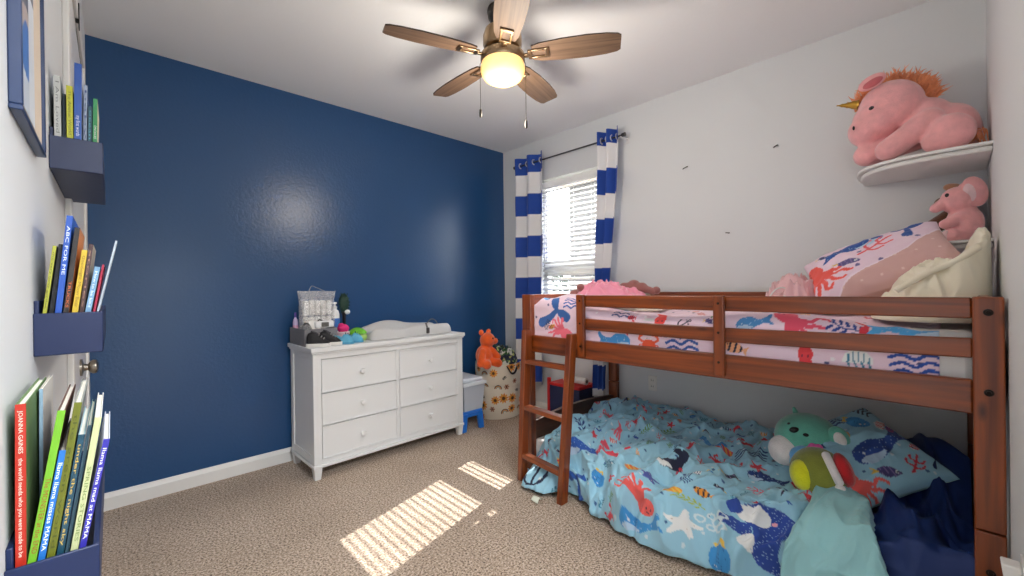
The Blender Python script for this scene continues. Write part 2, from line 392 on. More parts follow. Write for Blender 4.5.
def outside():
    t = thing('neighbour_house', 'pale house wall seen through the slats of the blind', 'house', (8.5, 4.5, 0))
    G().box(8.5, 12, 1, 6.78, -0.5, 3.75).build('wall', mat('stucco', (60, 60, 60), 0.9, bump=0.3, bscale=30), t, world=True, smooth=False)
    G().add([(8.2, 0.7, 3.7), (8.2, 7.0, 3.7), (10.2, 7.0, 4.7), (10.2, 0.7, 4.7), (12.4, 7.0, 3.5), (12.4, 0.7, 3.5)], [(0, 1, 2, 3), (3, 2, 4, 5)]).build('roof', mat('roof_tile', (120, 98, 86), 0.9), t, world=True, smooth=False, solid=0.1)
    struct(G().add([(3.2, -6, -0.3), (30, -6, -0.3), (30, 40, -0.3), (3.2, 40, -0.3)], [(0, 1, 2, 3)]).build('yard', mat('yard_gravel', (150, 138, 122), 0.95, vary=0.2), smooth=False))
    t = thing('garden_tree', 'dark rounded tree outside behind the blind', 'tree', (11.2, 10.2, -0.3))
    G().tube([(11.2, 10.2, -0.3), (11.2, 10.2, 0.9)], [0.12, 0.09]).build('trunk', mat('bark', (78, 62, 50), 0.9), t, world=True)
    g = G(); rnd = random.Random(4)
    for i in range(900):
        a = rnd.uniform(0, 2 * PI); u = rnd.uniform(-0.6, 1); r = rnd.uniform(0.75, 1.05); q = math.sqrt(1 - u * u)
        c = Vector((11.2 + 0.9 * r * q * math.cos(a), 10.2 + 1.1 * r * q * math.sin(a), 1.15 + 0.62 * r * u))
        M = Matrix.Translation(c) @ rotm(rnd.uniform(0, 6), rnd.uniform(0, 6), rnd.uniform(0, 6))
        g.add([M @ Vector(p) for p in ((-0.09, 0, 0), (0, -0.04, 0.01), (0.09, 0, 0), (0, 0.04, 0.01))], [(0, 1, 2, 3)])
    g.build('foliage', mat('tree_leaf', (60, 72, 58), 0.8, vary=0.3), t, world=True, smooth=False)
outside()

def small_wall_things():
    x = XR
    t = thing('wall_outlet', 'white double power outlet on the wall between the bunks', 'outlet', (x, 1.587, 0.457))
    W = mat('outlet_white', (238, 237, 232), 0.35)
    G().box(x - 0.006, x, 1.552, 1.622, 0.40, 0.514).build('cover_plate', W, t, world=True, bevel=0.003)
    for z in (0.434, 0.480):
        f = G().box(x - 0.009, x - 0.006, 1.570, 1.604, z - 0.014, z + 0.014).build('socket', W, t, world=True, bevel=0.004)
        g = G().box(x - 0.0095, x - 0.009, 1.578, 1.581, z - 0.006, z + 0.006).box(x - 0.0095, x - 0.009, 1.593, 1.596, z - 0.006, z + 0.006)
        g.build('slots', mat('slot_dark', (40, 38, 36), 0.8), f, world=True, smooth=False)
    D = mat('nail_dark', (44, 40, 38), 0.5, 0.5)
    def nail(y, z, dy, dz, label):
        p = Vector((x, y, z)); e = Vector((x - 0.012, y + dy * .8, z + dz))
        t = thing('wall_nail', label, 'nail', p)
        G().tube([p, p.lerp(e, 0.3) + Vector((-0.004, 0, 0)), e], 0.003, 8).build('shank', D, t, world=True)
        G().ell(e, (0.0045, 0.006, 0.004)).build('head', D, t, world=True)
    nail(1.335, 2.03, -0.045, 0.008, 'bent dark nail in the white wall nearest the curtain')
    nail(0.765, 2.043, -0.03, 0.006, 'small dark nail high on the white wall beside the upper shelf')
    nail(1.05, 1.545, -0.03, -0.004, 'small dark nail low on the white wall above the bunk rail')
    t = thing('wall_nail', 'tiny dark nail high on the near white wall by the corner', 'nail', (2.45, YN, 2.36))
    G().tube([(2.45, YN, 2.36), (2.44, YN + 0.012, 2.362)], 0.003, 8).build('shank', D, t, world=True)
    G().ell((2.44, YN + 0.013, 2.362), (0.012, 0.004, 0.004)).build('head', D, t, world=True)
    # white bracket low on the near wall by the bed post
    t = thing('wall_bracket', 'white plastic bracket low on the near wall beside the bunk post', 'bracket', (1.57, YN, 0.5))
    G().box(1.535, 1.60, YN, YN + 0.005, 0.455, 0.535).build('wall_plate', VPL, t, world=True, bevel=0.002)
    G().add([(1.545, YN + 0.0052, 0.468), (1.59, YN + 0.0052, 0.468), (1.59, YN + 0.032, 0.468), (1.545, YN + 0.032, 0.468), (1.545, YN + 0.0052, 0.52), (1.59, YN + 0.0052, 0.52), (1.59, YN + 0.038, 0.52), (1.545, YN + 0.038, 0.52)], [(3, 2, 1, 0), (4, 5, 6, 7), (0, 1, 5, 4), (1, 2, 6, 5), (2, 3, 7, 6), (3, 0, 4, 7)]).build('arm', VPL, t, world=True, bevel=0.004)
    G().tube([(1.565, YN + 0.02, 0.4675), (1.565, YN + 0.02, 0.40)], 0.003, 8).build('cord', VPL, t, world=True)
VPL = mat('white_plastic', (236, 236, 234), 0.35)
small_wall_things()

# ------------------------------------------------------------------ ceiling fan
def fan():
    cx, cy = 1.44, 1.56
    t = thing('ceiling_fan', 'five-blade ceiling fan with grey wood blades and a lit glass bowl', 'ceiling fan', (cx, cy, H))
    NK = mat('brushed_bronze', (168, 142, 112), 0.3, 1.0); DK = mat('fan_dark_metal', (70, 66, 62), 0.35, 0.9)
    P = lambda z: frame_of((0, 0, z), (1, 0, 0), (0, 1, 0))
    G().lathe([(0.001, 0), (0.072, 0), (0.075, -0.012), (0.07, -0.045), (0.052, -0.062), (0.001, -0.064)], 40).build('canopy', DK, t)
    G().lathe([(0.014, -0.06), (0.014, -0.1)], 20).build('downrod', DK, t)
    G().lathe([(0.02, -0.088), (0.06, -0.092), (0.088, -0.11), (0.097, -0.14), (0.097, -0.185), (0.09, -0.2), (0.06, -0.212), (0.02, -0.214)], 48).build('motor_housing', NK, t)
    G().lathe([(0.03, -0.212), (0.088, -0.216), (0.110, -0.232), (0.112, -0.262), (0.106, -0.272), (0.04, -0.274)], 48).build('light_kit_ring', NK, t)
    gm = mat('lit_glass', (255, 214, 130), 0.3, emit=0.62)
    nt = gm.node_tree; b = nt.nodes['Principled BSDF']; lw = nt.nodes.new('ShaderNodeLayerWeight'); lw.inputs[0].default_value = 0.35
    rr = nt.nodes.new('ShaderNodeValToRGB'); rr.color_ramp.elements[0].color = rgba((255, 236, 170)); rr.color_ramp.elements[1].color = rgba((246, 176, 84))
    rr.color_ramp.elements[0].position = 0.1; rr.color_ramp.elements[1].position = 0.85
    nt.links.new(lw.outputs['Facing'], rr.inputs['Fac']); nt.links.new(rr.outputs['Color'], b.inputs['Emission Color'])
    G().lathe([(0.104, -0.27), (0.111, -0.29), (0.112, -0.308), (0.107, -0.328), (0.094, -0.348), (0.066, -0.364), (0.032, -0.371), (0.001, -0.373)], 48, caps=False).build('glass_bowl', gm, t)
    BW = wood('fan_blade_wood', (84, 64, 50), (142, 114, 90), 'X', 0.55, 0.0, 1.0, knots=False)
    EDG = mat('blade_edge', (62, 46, 40), 0.5)
    zb = -0.236
    def blade_geo():
        up = []
        for r, w in ((0.15, 0.045), (0.19, 0.058), (0.3, 0.069), (0.42, 0.072), (0.51, 0.066), (0.562, 0.056), (0.578, 0.044)): up.append((r, w))
        poly = [(r, -w) for r, w in up] + [(r, w) for r, w in reversed(up)]
        g = G(); n = len(poly); vs = [(x, y, z) for z in (-0.0035, 0.0035) for x, y in poly]
        g.slot(0).add(vs, [tuple(range(n - 1, -1, -1)), tuple(range(n, 2 * n))])
        g.slot(1).add(vs, [(i, (i + 1) % n, n + (i + 1) % n, n + i) for i in range(n)])
        return g
    me_b = me_i = me_s = None
    for i in range(5):
        a = math.radians(17 + 72 * i)
        R = Matrix.Rotation(a, 4, 'Z') @ Matrix.Translation((0, 0, zb)) @ Matrix.Rotation(math.radians(-11), 4, 'X')
        if i == 0:
            bo = blade_geo().build('blade', [BW, EDG], t, smooth=False); me_b = bo.data
            g = G().box(0.085, 0.14, -0.012, 0.012, -0.016, -0.006).box(0.14, 0.225, -0.03, -0.018, -0.012, -0.0036).box(0.14, 0.225, 0.018, 0.03, -0.012, -0.0036).box(0.13, 0.15, -0.03, 0.03, -0.013, -0.0036).box(0.215, 0.235, -0.032, 0.032, -0.012, -0.0036)
            io = g.build('blade_iron', NK, t, bevel=0.003); me_i = io.data
        else:
            bo = bpy.data.objects.new('blade', me_b); COL.objects.link(bo); bo.parent = t
            io = bpy.data.objects.new('blade_iron', me_i); COL.objects.link(io); io.parent = t
            q = io.modifiers.new('bevel', 'BEVEL'); q.width = 0.003; q.segments = 2
        bo.matrix_local = R; io.matrix_local = R
    for (dx, dy), L in (((-0.065, 0.06), 0.225), ((0.077, -0.081), 0.285)):
        k = 0.098 / math.hypot(dx, dy); x0, y0 = dx * k * 1.1, dy * k * 1.1
        c = G().tube([(x0 * 0.98, y0 * 0.98, -0.262), (x0 * 1.06, y0 * 1.06, -0.275), (x0 * 1.06, y0 * 1.06, -0.275 - L)], 0.0016, 6).build('pull_chain', DK, t)
        G().lathe([(0.001, 0.0), (0.006, -0.004), (0.008, -0.02), (0.006, -0.04), (0.001, -0.044)], 14, Matrix.Translation((x0 * 1.06, y0 * 1.06, -0.275 - L))).build('pull_knob', DK, c)
    ld = bpy.data.lights.new('fan_lamp', 'POINT'); ld.energy = 15; ld.color = (1, 0.90, 0.78); ld.shadow_soft_size = 0.12
    lo = bpy.data.objects.new('fan_lamp', ld); COL.objects.link(lo); lo.parent = t; lo.location = (0, 0, -0.57)
fan()
# ------------------------------------------------------------------ bunk bed
BW1, BW2 = (84, 33, 8), (152, 72, 19)
WY = wood('bunk_wood_long', BW1, BW2, 'Y'); WZ = wood('bunk_wood_upright', BW1, BW2, 'Z'); WX = wood('bunk_wood_cross', BW1, BW2, 'X')
WD = wood('bunk_wood_dark', (58, 32, 20), (88, 50, 30), 'X', knots=False)
BX0, BX1, BY0, BY1 = 1.93, 2.95, -0.103, 1.938
def bunk():
    t = thing('bunk_bed', 'low red-brown pine bunk bed with guard rails and a leaning ladder', 'bunk bed', (2.44, 0.92, 0))
    def part(name, m, *boxes, bevel=0.005):
        g = G()
        for b in boxes: g.box(*b)
        return g.build(name, m, t, world=True, bevel=bevel)
    BK = mat('bolt_dark', (38, 30, 26), 0.4, 0.7)
    def bolts(parent, pts, k=1.0):
        for x, y, z in pts: G().lathe([(r_ * k, z_) for r_, z_ in [(0.001, 0), (0.011, 0), (0.011, 0.002), (0.006, 0.003), (0.005, 0.0005), (0.001, 0.0005)]], 16, frame_of((x, y, z), (0, -1, 0), (0, 0, 1))).build('bolt', BK, parent, world=True)
    zt = 1.152
    for nm, x0, x1, y0, y1 in (('front_post', BX0, BX0 + 0.042, BY0, BY0 + 0.066), ('front_post', BX0, BX0 + 0.042, BY1 - 0.075, BY1), ('back_post', BX1 - 0.042, BX1, BY0, BY0 + 0.066), ('back_post', BX1 - 0.042, BX1, BY1 - 0.075, BY1)):
        up = part('post', WZ, (x0, x1, y0, y1, 0.435, zt))
        G().box(x0, x1, y0, y1, 0.0, 0.431).build('lower_post', WZ, up, world=True, bevel=0.004)
        if nm == 'front_post':
            ym = (y0 + y1) / 2
            bolts(up, [(x0, ym, 1.105), (x0, ym, 0.86), (x0, ym, 0.31)] if y0 < 0 else [(x0, ym, 0.86), (x0, ym, 0.70)])
    xf = BX0 + 0.012; xb = BX1 - 0.012
    part('side_rail', WY, (xf - 0.004, xf + 0.026, BY0 + 0.066, BY1 - 0.075, 0.787, 0.893))
    part('side_rail', WY, (xb - 0.026, xb, BY0 + 0.066, BY1 - 0.075, 0.787, 0.893))
    part('guard_rail', WY, (xf, xf + 0.022, BY0 + 0.066, 1.49, 1.084, zt - 0.002))
    # middle guard board bows slightly
    for nm, zc, h in (('guard_rail', 0.988, 0.032),):
        g = G(); vs = []; n = 24
        for i in range(n + 1):
            y = BY0 + 0.066 + (1.49 - BY0 - 0.066) * i / n; d = -0.010 * math.sin(PI * i / n) + 0.004 - 0.006 * i / n
            vs += [(xf, y, zc - 0.031 + d), (xf + 0.022, y, zc - 0.031 + d), (xf + 0.022, y, zc + 0.031 + d), (xf, y, zc + 0.031 + d)]
        fs = [(4 * i + k, 4 * i + (k + 1) % 4, 4 * i + 4 + (k + 1) % 4, 4 * i + 4 + k) for i in range(n) for k in range(4)] + [(3, 2, 1, 0), tuple(4 * n + k for k in range(4))]
        g.add(vs, fs).build(nm, WY, t, world=True, bevel=0.004)
    for a in (1.078, 0.975): part('back_guard_rail', WY, (xb - 0.022, xb, BY0 + 0.066, BY1 - 0.075, a, a + 0.074))
    for y0, y1 in ((1.438, 1.492), (0.69, 0.737)):
        p = part('guard_upright', WZ, (xf - 0.022, xf, y0, y1, 0.80, zt))
        bolts(p, [(xf - 0.022, (y0 + y1) / 2, z) for z in (1.118, 0.99, 0.86)], 0.5)
    # end boards, foot end (seen) and head end
    for y0, y1 in ((BY1 - 0.06, BY1 - 0.03), (BY0 + 0.02, BY0 + 0.05)):
        for a, b in ((1.075, zt), (0.96, 1.03), (0.80, 0.93)): part('end_rail', WX, (BX0 + 0.042, BX1 - 0.042, y0, y1, a, b))
    g = G(); n = 20; pl = []
    for i in range(n + 1): pl.append((BX0 + 0.042 + (BX1 - BX0 - 0.084) * i / n, 0.325 + 0.03 * math.sin(PI * i / n)))
    pl += [(BX1 - 0.042, 0.175), (BX0 + 0.042, 0.175)]
    g.prism(pl, 0, 0.03, frame_of((0, BY1 - 0.015, 0), (1, 0, 0), (0, 0, 1))).build('foot_board', WD, t, world=True, bevel=0.003)
    part('head_board', WD, (BX0 + 0.042, BX1 - 0.042, BY0 + 0.02, BY0 + 0.05, 0.175, 0.36))
    g = G()
    for i in range(12): g.box(xf + 0.022, xb - 0.026, 0.02 + i * 0.155, 0.09 + i * 0.155, 0.815, 0.833)
    g.build('slats', WX, t, world=True, bevel=0.002)
    # ladder
    lean = lambda z, y=1.507: (1.80 + 0.05 * (y - 1.507) / 0.361) + (0.105 - 0.05 * (y - 1.507) / 0.361) * z / 0.93
    for yc in (1.507, 1.868):
        g = G(); vs = []
        for z in (0.0, 0.93):
            x = lean(z, yc)
            vs += [(x - 0.033, yc - 0.019, z), (x + 0.022, yc - 0.019, z), (x + 0.022, yc + 0.019, z), (x - 0.033, yc + 0.019, z)]
        g.add(vs, [(3, 2, 1, 0), (4, 5, 6, 7), (0, 1, 5, 4), (1, 2, 6, 5), (2, 3, 7, 6), (3, 0, 4, 7)]).build('ladder_leg', WZ, t, world=True, bevel=0.004)
    for z in (0.735, 0.45, 0.155):
        g = G(); vs = [(lean(z, y) + d, y, z + h) for h in (-0.013, 0.013) for y in (1.5262, 1.8488) for d in (-0.030, 0.020)]
        g.add(vs, [(0, 2, 3, 1), (4, 5, 7, 6), (0, 1, 5, 4), (2, 6, 7, 3), (0, 4, 6, 2), (1, 3, 7, 5)]).build('ladder_rung', WY, t, world=True, bevel=0.003)
bunk()

# ------------------------------------------------------------------ dresser
def dresser():
    W = mat('dresser_white', (230, 232, 233), 0.38)
    t = thing('dresser', 'white six-drawer dresser against the blue wall', 'dresser', (0.905, 2.762, 0), (0, 0, math.radians(1.2)))
    Wd, Dp, Ht = 1.175, 0.425, 0.834
    top = G().box(-0.016, Wd + 0.016, -0.018, Dp + 0.01, Ht - 0.028, Ht).build('top', W, t, bevel=0.004)
    G().box(-0.008, Wd + 0.008, -0.009, Dp, Ht - 0.040, Ht - 0.028).build('top_moulding', W, top, bevel=0.003)
    z1 = Ht - 0.040
    # case: sides with recessed panels, back, rails
    g = G()
    g.box(0.05, Wd - 0.05, 0.004, 0.02, 0.095, 0.1225)
    g.box(0.05, Wd - 0.05, 0.004, 0.02, z1 - 0.035, z1)
    g.box(0.02, Wd - 0.02, Dp - 0.012, Dp, 0.09, z1).box(0.02, Wd - 0.02, 0.03, Dp - 0.012, 0.09, 0.105)
    for x0 in (0.008, Wd - 0.02): g.box(x0, x0 + 0.012, 0.03, Dp - 0.03, 0.1, z1)
    for x0 in (0.002, Wd - 0.022): g.box(x0, x0 + 0.02, 0.03, Dp - 0.03, 0.1, 0.145).box(x0, x0 + 0.02, 0.03, Dp - 0.03, z1 - 0.03, z1)
    g.box(0.584, 0.6, 0.004, 0.02, 0.1225, z1 - 0.035)
    g.build('case', W, t, bevel=0.002)
    G().box(-0.006, Wd + 0.006, -0.006, 0.012, 0.075, 0.095).box(-0.006, 0.012, 0.012, Dp, 0.075, 0.095).box(Wd - 0.012, Wd + 0.006, 0.012, Dp, 0.075, 0.095).build('base_moulding', W, t, bevel=0.004)
    for x0, y0 in ((0, 0), (Wd - 0.05, 0), (0, Dp - 0.05), (Wd - 0.05, Dp - 0.05)):
        G().box(x0, x0 + 0.05, y0, y0 + 0.05, 0.095, z1).build('corner_post', W, t, bevel=0.003)
        g = G(); a = 0.007
        vs = [(x0 + a, y0 + a, 0), (x0 + 0.05 - a, y0 + a, 0), (x0 + 0.05 - a, y0 + 0.05 - a, 0), (x0 + a, y0 + 0.05 - a, 0), (x0, y0, 0.0745), (x0 + 0.05, y0, 0.0745), (x0 + 0.05, y0 + 0.05, 0.0745), (x0, y0 + 0.05, 0.0745)]
        g.add(vs, [(3, 2, 1, 0), (4, 5, 6, 7), (0, 1, 5, 4), (1, 2, 6, 5), (2, 3, 7, 6), (3, 0, 4, 7)]).build('foot', W, t, bevel=0.002)
    zz = [0.1225, 0.3355, 0.5425, 0.758]
    for c, (x0, x1) in enumerate(((0.0525, 0.582), (0.602, Wd - 0.0525))):
        for r in range(3):
            a, b = zz[r] + 0.003, zz[r + 1] - 0.003
            g = G().box(x0, x1, 0.006, 0.02, a, b).box(x0 + 0.02, x1 - 0.02, 0.02, 0.38, a + 0.02, b - 0.03)
            # raised lip round the drawer front
            e = 0.009
            g.box(x0, x1, -0.001, 0.006, a, a + e).box(x0, x1, -0.001, 0.006, b - e, b).box(x0, x0 + e, -0.001, 0.006, a + e, b - e).box(x1 - e, x1, -0.001, 0.006, a + e, b - e)
            d = g.build('drawer', W, t, bevel=0.0015)
            xm, zm = (x0 + x1) / 2, (a + b) / 2
            G().lathe([(0.001, 0), (0.013, 0), (0.008, 0.006), (0.0075, 0.016), (0.014, 0.022), (0.018, 0.028), (0.015, 0.035), (0.001, 0.038)], 24, frame_of((xm, 0.006, zm), (1, 0, 0), (0, 0, 1))).build('knob', W, d)
dresser()
# ------------------------------------------------------------------ painted textile patterns (colour per vertex)
def curve_pts(pts, closed=False, n=7):
    P = np.array(pts, float); K = len(P); out = []
    rng = range(K if closed else K - 1)
    for i in rng:
        if closed: p0, p1, p2, p3 = P[i - 1], P[i], P[(i + 1) % K], P[(i + 2) % K]
        else: p0, p1, p2, p3 = P[max(i - 1, 0)], P[i], P[i + 1], P[min(i + 2, K - 1)]
        for t in np.linspace(0, 1, n, endpoint=False):
            out.append(0.5 * (2 * p1 + (p2 - p0) * t + (2 * p0 - 5 * p1 + 4 * p2 - p3) * t * t + (3 * p1 - p0 - 3 * p2 + p3) * t ** 3))
    if not closed: out.append(P[-1])
    return np.array(out)
class Paint:
    def __init__(s, U, V, base):
        s.sh = U.shape; s.U = U.ravel(); s.V = V.ravel(); s.C = np.tile(np.array(lin(base)), (s.U.size, 1))
    def at(s, x, y, sc, rot=0, flip=1, reach=1.9, sy=1.0):
        dx, dy = s.U - x, (s.V - y) / sy
        s.i = np.nonzero(dx * dx + dy * dy < (reach * sc) ** 2)[0]
        dx, dy = dx[s.i] / sc, dy[s.i] / sc; r = math.radians(rot); c, n = math.cos(r), math.sin(r)
        s.x = (dx * c + dy * n) * flip; s.y = -dx * n + dy * c
        return s
    def put(s, m, col): s.C[s.i[m]] = lin(col); return s
    def ell(s, cx, cy, rx, ry, col, rot=0):
        r = math.radians(rot); dx, dy = s.x - cx, s.y - cy
        a = dx * math.cos(r) + dy * math.sin(r); b = -dx * math.sin(r) + dy * math.cos(r)
        return s.put((a / rx) ** 2 + (b / ry) ** 2 < 1, col)
    def ring(s, cx, cy, r, w, col):
        d = np.hypot(s.x - cx, s.y - cy); return s.put(np.abs(d - r) < w, col)
    def inside(s, pts):
        m = np.zeros(s.x.shape, bool); n = len(pts)
        for k in range(n):
            x1, y1 = pts[k]; x2, y2 = pts[(k + 1) % n]
            if y1 == y2: continue
            c = (y1 > s.y) != (y2 > s.y); m ^= c & (s.x < (x2 - x1) * (s.y - y1) / (y2 - y1) + x1)
        return m
    def poly(s, pts, col, smooth=True):
        return s.put(s.inside(curve_pts(pts, True) if smooth else pts), col)
    def near(s, pts, w0, w1=None, smooth=True):
        P = curve_pts(pts) if smooth and len(pts) > 2 else np.array(pts, float); K = len(P) - 1; w1 = w0 if w1 is None else w1
        m = np.zeros(s.x.shape, bool)
        for k in range(K):
            a, b = P[k], P[k + 1]; d = b - a; L = max(d @ d, 1e-9)
            t = np.clip(((s.x - a[0]) * d[0] + (s.y - a[1]) * d[1]) / L, 0, 1)
            m |= np.hypot(s.x - a[0] - t * d[0], s.y - a[1] - t * d[1]) < w0 + (w1 - w0) * (k + t) / K
        return m
    def line(s, pts, w0, col, w1=None, smooth=True): return s.put(s.near(pts, w0, w1, smooth), col)
    def dots(s, m, col, k=9, p=0.35, r=0.16, seed=0):
        gx, gy = s.x * k, s.y * k; ix, iy = np.floor(gx), np.floor(gy)
        h1, h2, h3 = (np.mod(np.sin(ix * a + iy * b + seed) * 43758.5453, 1) for a, b in ((12.9898, 78.233), (39.3, 11.1), (7.7, 63.7)))
        q = np.hypot(gx - ix - .2 - .6 * h1, gy - iy - .2 - .6 * h2) < r
        return s.put(m & q & (h3 < p), col)
NAVY, ROYAL, SKY, CORAL, RED, WHITE, ORANGE, INK, TEAL, PINK, YEL, GREEN = (34, 62, 128), (44, 92, 176), (64, 150, 214), (238, 98, 92), (222, 62, 78), (238, 240, 240), (240, 158, 58), (28, 36, 66), (58, 130, 160), (244, 150, 170), (236, 196, 84), (104, 152, 88)
def m_octopus(p, col=CORAL):
    for k, (x, y) in enumerate(((-1.1, .1), (-.95, .55), (-.6, .95), (-.15, 1.05), (.3, .95), (-1.15, -.35))):
        p.line([(0.25, -.1), (x * .55, y * .5 + .12), (x * .75, y * .95), (x * 1.05, y * 1.0), (x * 1.15, y * .75)], .105, col, .05)
    p.ell(.45, -.25, .58, .42, col, -25); p.ell(.55, -.3, .045, .05, INK); p.ell(.8, -.4, .045, .05, INK); p.line([(.58, -.48), (.68, -.53), (.75, -.5)], .02, INK)
def m_starfish(p, col=WHITE):
    for k in range(5):
        a = math.radians(80 + 72 * k); p.line([(0, 0), (.9 * math.cos(a), .9 * math.sin(a))], .36, col, .13)
    for k in range(10):
        a = math.radians(80 + 36 * k); p.ell(.55 * math.cos(a), .55 * math.sin(a), .03, .03, (200, 186, 176))
def m_whale(p, col=NAVY, belly=WHITE):
    b = [(-.75, .75), (-.35, 1.0), (.25, .98), (.62, .7), (.7, .25), (.45, -.2), (.2, -.65), (.25, -1.05), (.55, -1.25), (.4, -1.5), (-.0, -1.3), (-.3, -.95), (-.4, -.5), (-.35, .05), (-.55, .3)]
    m = p.inside(curve_pts(b, True)); p.put(m, col)
    p.poly([(-1.15, .2), (-.8, .3), (-.4, .15), (-.45, -.25), (-.85, -.15), (-1.1, -.1)], col)
    p.poly([(.25, -1.05), (.6, -.9), (.95, -.75), (1.0, -1.1), (.7, -1.4), (.3, -1.5)], col)
    p.poly([(-.75, .78), (-.5, .92), (-.1, .9), (.05, .55), (-.1, .25), (-.5, .3), (-.75, .5)], belly); p.poly([(-.42, -.1), (-.3, -.3), (-.38, -.8), (-.7, -.45)], belly)
    p.poly([(-1.05, .85), (-.75, .98), (-.62, .72), (-.85, .5)], col)
    m = m | p.inside([(-1.15, .2), (-.4, .2), (-.45, -.25), (-1.1, -.1)]); p.dots(m & ~p.inside(curve_pts([(-.75, .78), (-.5, .92), (-.1, .9), (.05, .55), (-.1, .25), (-.5, .3), (-.75, .5)], True)), (160, 190, 225), 11, .55, .17)
    p.ell(.12, .45, .07, .07, (240, 170, 180))
def m_whale_side(p, col=ROYAL):
    m = p.inside(curve_pts([(-.95, .1), (-.6, .42), (0, .45), (.5, .2), (.95, .3), (1.3, .62), (1.35, .3), (1.2, .05), (1.45, -.25), (1.05, -.15), (.7, -.12), (.1, -.32), (-.5, -.35), (-.9, -.2)], True))
    p.put(m, col); p.poly([(-.88, -.12), (-.5, -.05), (.1, -.2), (-.1, -.33), (-.6, -.36)], (190, 214, 236)); p.dots(m, (170, 200, 232), 9, .4, .15); p.ell(-.55, .06, .05, .05, WHITE)
def m_tail(p, col=NAVY):
    p.line([(.1, -1.1), (.12, -.5), (-.02, .15)], .26, col, .1); p.poly([(0, .1), (.2, .55), (.65, .75), (.8, .4), (.4, .1)], col); p.poly([(0, .1), (-.25, .4), (-.75, .42), (-.7, .05), (-.3, -.05)], col)
def m_bluefish(p, col=SKY):
    m = p.inside(curve_pts([(-.55, .35), (-.3, .6), (.25, .62), (.55, .35), (.6, -.2), (.4, -.75), (.05, -.95), (-.35, -.7), (-.6, -.15)], True)); p.put(m, col); p.dots(m, (32, 96, 170), 6, .5, .2, 3)
    p.line([(-.2, .62), (-.25, .85), (0, .75), (.2, .95), (.3, .62)], .07, YEL); p.ell(-.15, -.35, .07, .07, WHITE); p.ell(-.15, -.35, .035, .035, INK); p.ell(.0, -.62, .08, .05, WHITE)
def m_rings(p):
    for x, y, r in ((-.6, .1, .26), (-.05, .55, .2), (.3, .15, .27), (.55, .6, .2), (0, -.35, .2), (.55, -.35, .25)): p.ring(x, y, r, .065, (216, 230, 236))
def m_fish(p, a=ORANGE, b=WHITE):
    m = p.inside(curve_pts([(-.8, .05), (-.4, .4), (.2, .38), (.6, .1), (.6, -.1), (.2, -.38), (-.4, -.4)], True)); p.put(m, a); p.put(m & (np.mod(p.x * 2.6, 1) < .38), b); p.poly([(.5, 0), (.95, .38), (.85, 0), (.95, -.38)], a, False); p.ell(-.5, .1, .06, .06, INK)
def m_weed(p, col=NAVY):
    p.line([(0, -1), (.1, -.3), (-.05, .3), (.1, 1)], .05, col)
    for k in range(5):
        y = -.7 + .38 * k
        for s in (-1, 1): p.ell(s * .28, y + .14, .24, .09, col, 38 * s)
def m_coral(p, col=RED):
    p.line([(0, -1), (.03, -.2), (0, .9)], .09, col, .06)
    for (y, dx, h) in ((-.5, .5, .5), (-.4, -.55, .55), (.05, .45, .5), (.2, -.4, .45)): p.line([(0, y), (dx * .8, y + .12), (dx, y + h)], .075, col, .06)
def m_anchor(p, col=INK):
    p.line([(0, .7), (0, -.8)], .09, col); p.ring(0, .85, .15, .06, col); p.line([(-.4, .5), (.4, .5)], .07, col); p.line([(-.75, -.2), (-.5, -.7), (0, -.85), (.5, -.7), (.75, -.2)], .1, col); p.poly([(-.95, -.3), (-.7, .05), (-.55, -.35)], col, False); p.poly([(.95, -.3), (.7, .05), (.55, -.35)], col, False)
def m_orca(p):
    p.poly([(-.9, -.5), (-.55, -.1), (.05, .0), (.3, .45), (.45, .95), (.8, .8), (.62, .3), (.55, -.2), (.15, -.6), (-.4, -.75)], INK); p.poly([(.3, .5), (-.1, .75), (.15, .95), (.5, .8)], INK); p.poly([(-.8, -.52), (-.3, -.42), (.2, -.42), (-.1, -.68), (-.5, -.74)], WHITE)
def m_crab(p, col=RED):
    p.ell(0, 0, .55, .36, col)
    for s in (-1, 1):
        for k in (0, 1, 2): p.line([(s * .4, -.1 - .08 * k), (s * .8, -.12 - .2 * k), (s * .85, -.4 - .18 * k)], .06, col)
        p.line([(s * .45, .15), (s * .85, .35), (s * .75, .65)], .1, col); p.ell(s * .7, .75, .2, .16, col); p.ell(s * .18, .42, .07, .09, WHITE); p.ell(s * .18, .42, .035, .04, INK)
def m_waves(p, col=ROYAL):
    for k in range(4): p.line([(-1, .6 - .4 * k), (-.5, .75 - .4 * k), (0, .5 - .4 * k), (.5, .75 - .4 * k), (1, .55 - .4 * k)], .085, col)
def m_stripes(p, a=RED, b=YEL):
    m = p.inside(curve_pts([(-.8, -.2), (-.5, .35), (.3, .45), (.8, .15), (.6, -.35), (-.2, -.45)], True)); p.put(m, a); p.put(m & (np.mod((p.x + .3 * p.y) * 2.2, 1) < .45), b)
def m_squid(p, col=RED):
    p.ell(0, .25, .42, .55, col); p.poly([(-.15, .6), (-.6, .95), (-.2, 1.0), (0, .85), (.25, 1.02), (.6, .9), (.15, .6)], col)
    for x in (-.35, -.12, .12, .35): p.line([(x * .7, -.15), (x, -.55), (x * 1.25, -.95)], .085, col)
    p.ell(-.15, .1, .05, .05, INK); p.ell(.15, .1, .05, .05, INK)
def m_darkfish(p, col=(74, 66, 122)):
    m = p.inside(curve_pts([(-.5, .1), (-.2, .35), (.35, .28), (.85, -.1), (.6, -.3), (.0, -.32), (-.4, -.15)], True)); p.put(m, col); p.put(m & (np.mod(p.x * 3.2 + p.y, 1) < .2), (140, 120, 170)); p.poly([(-.4, .0), (-.95, .35), (-.75, .05), (-.95, -.2)], YEL, False); p.ell(.6, -.05, .1, .1, WHITE); p.ell(.62, -.05, .05, .05, INK)
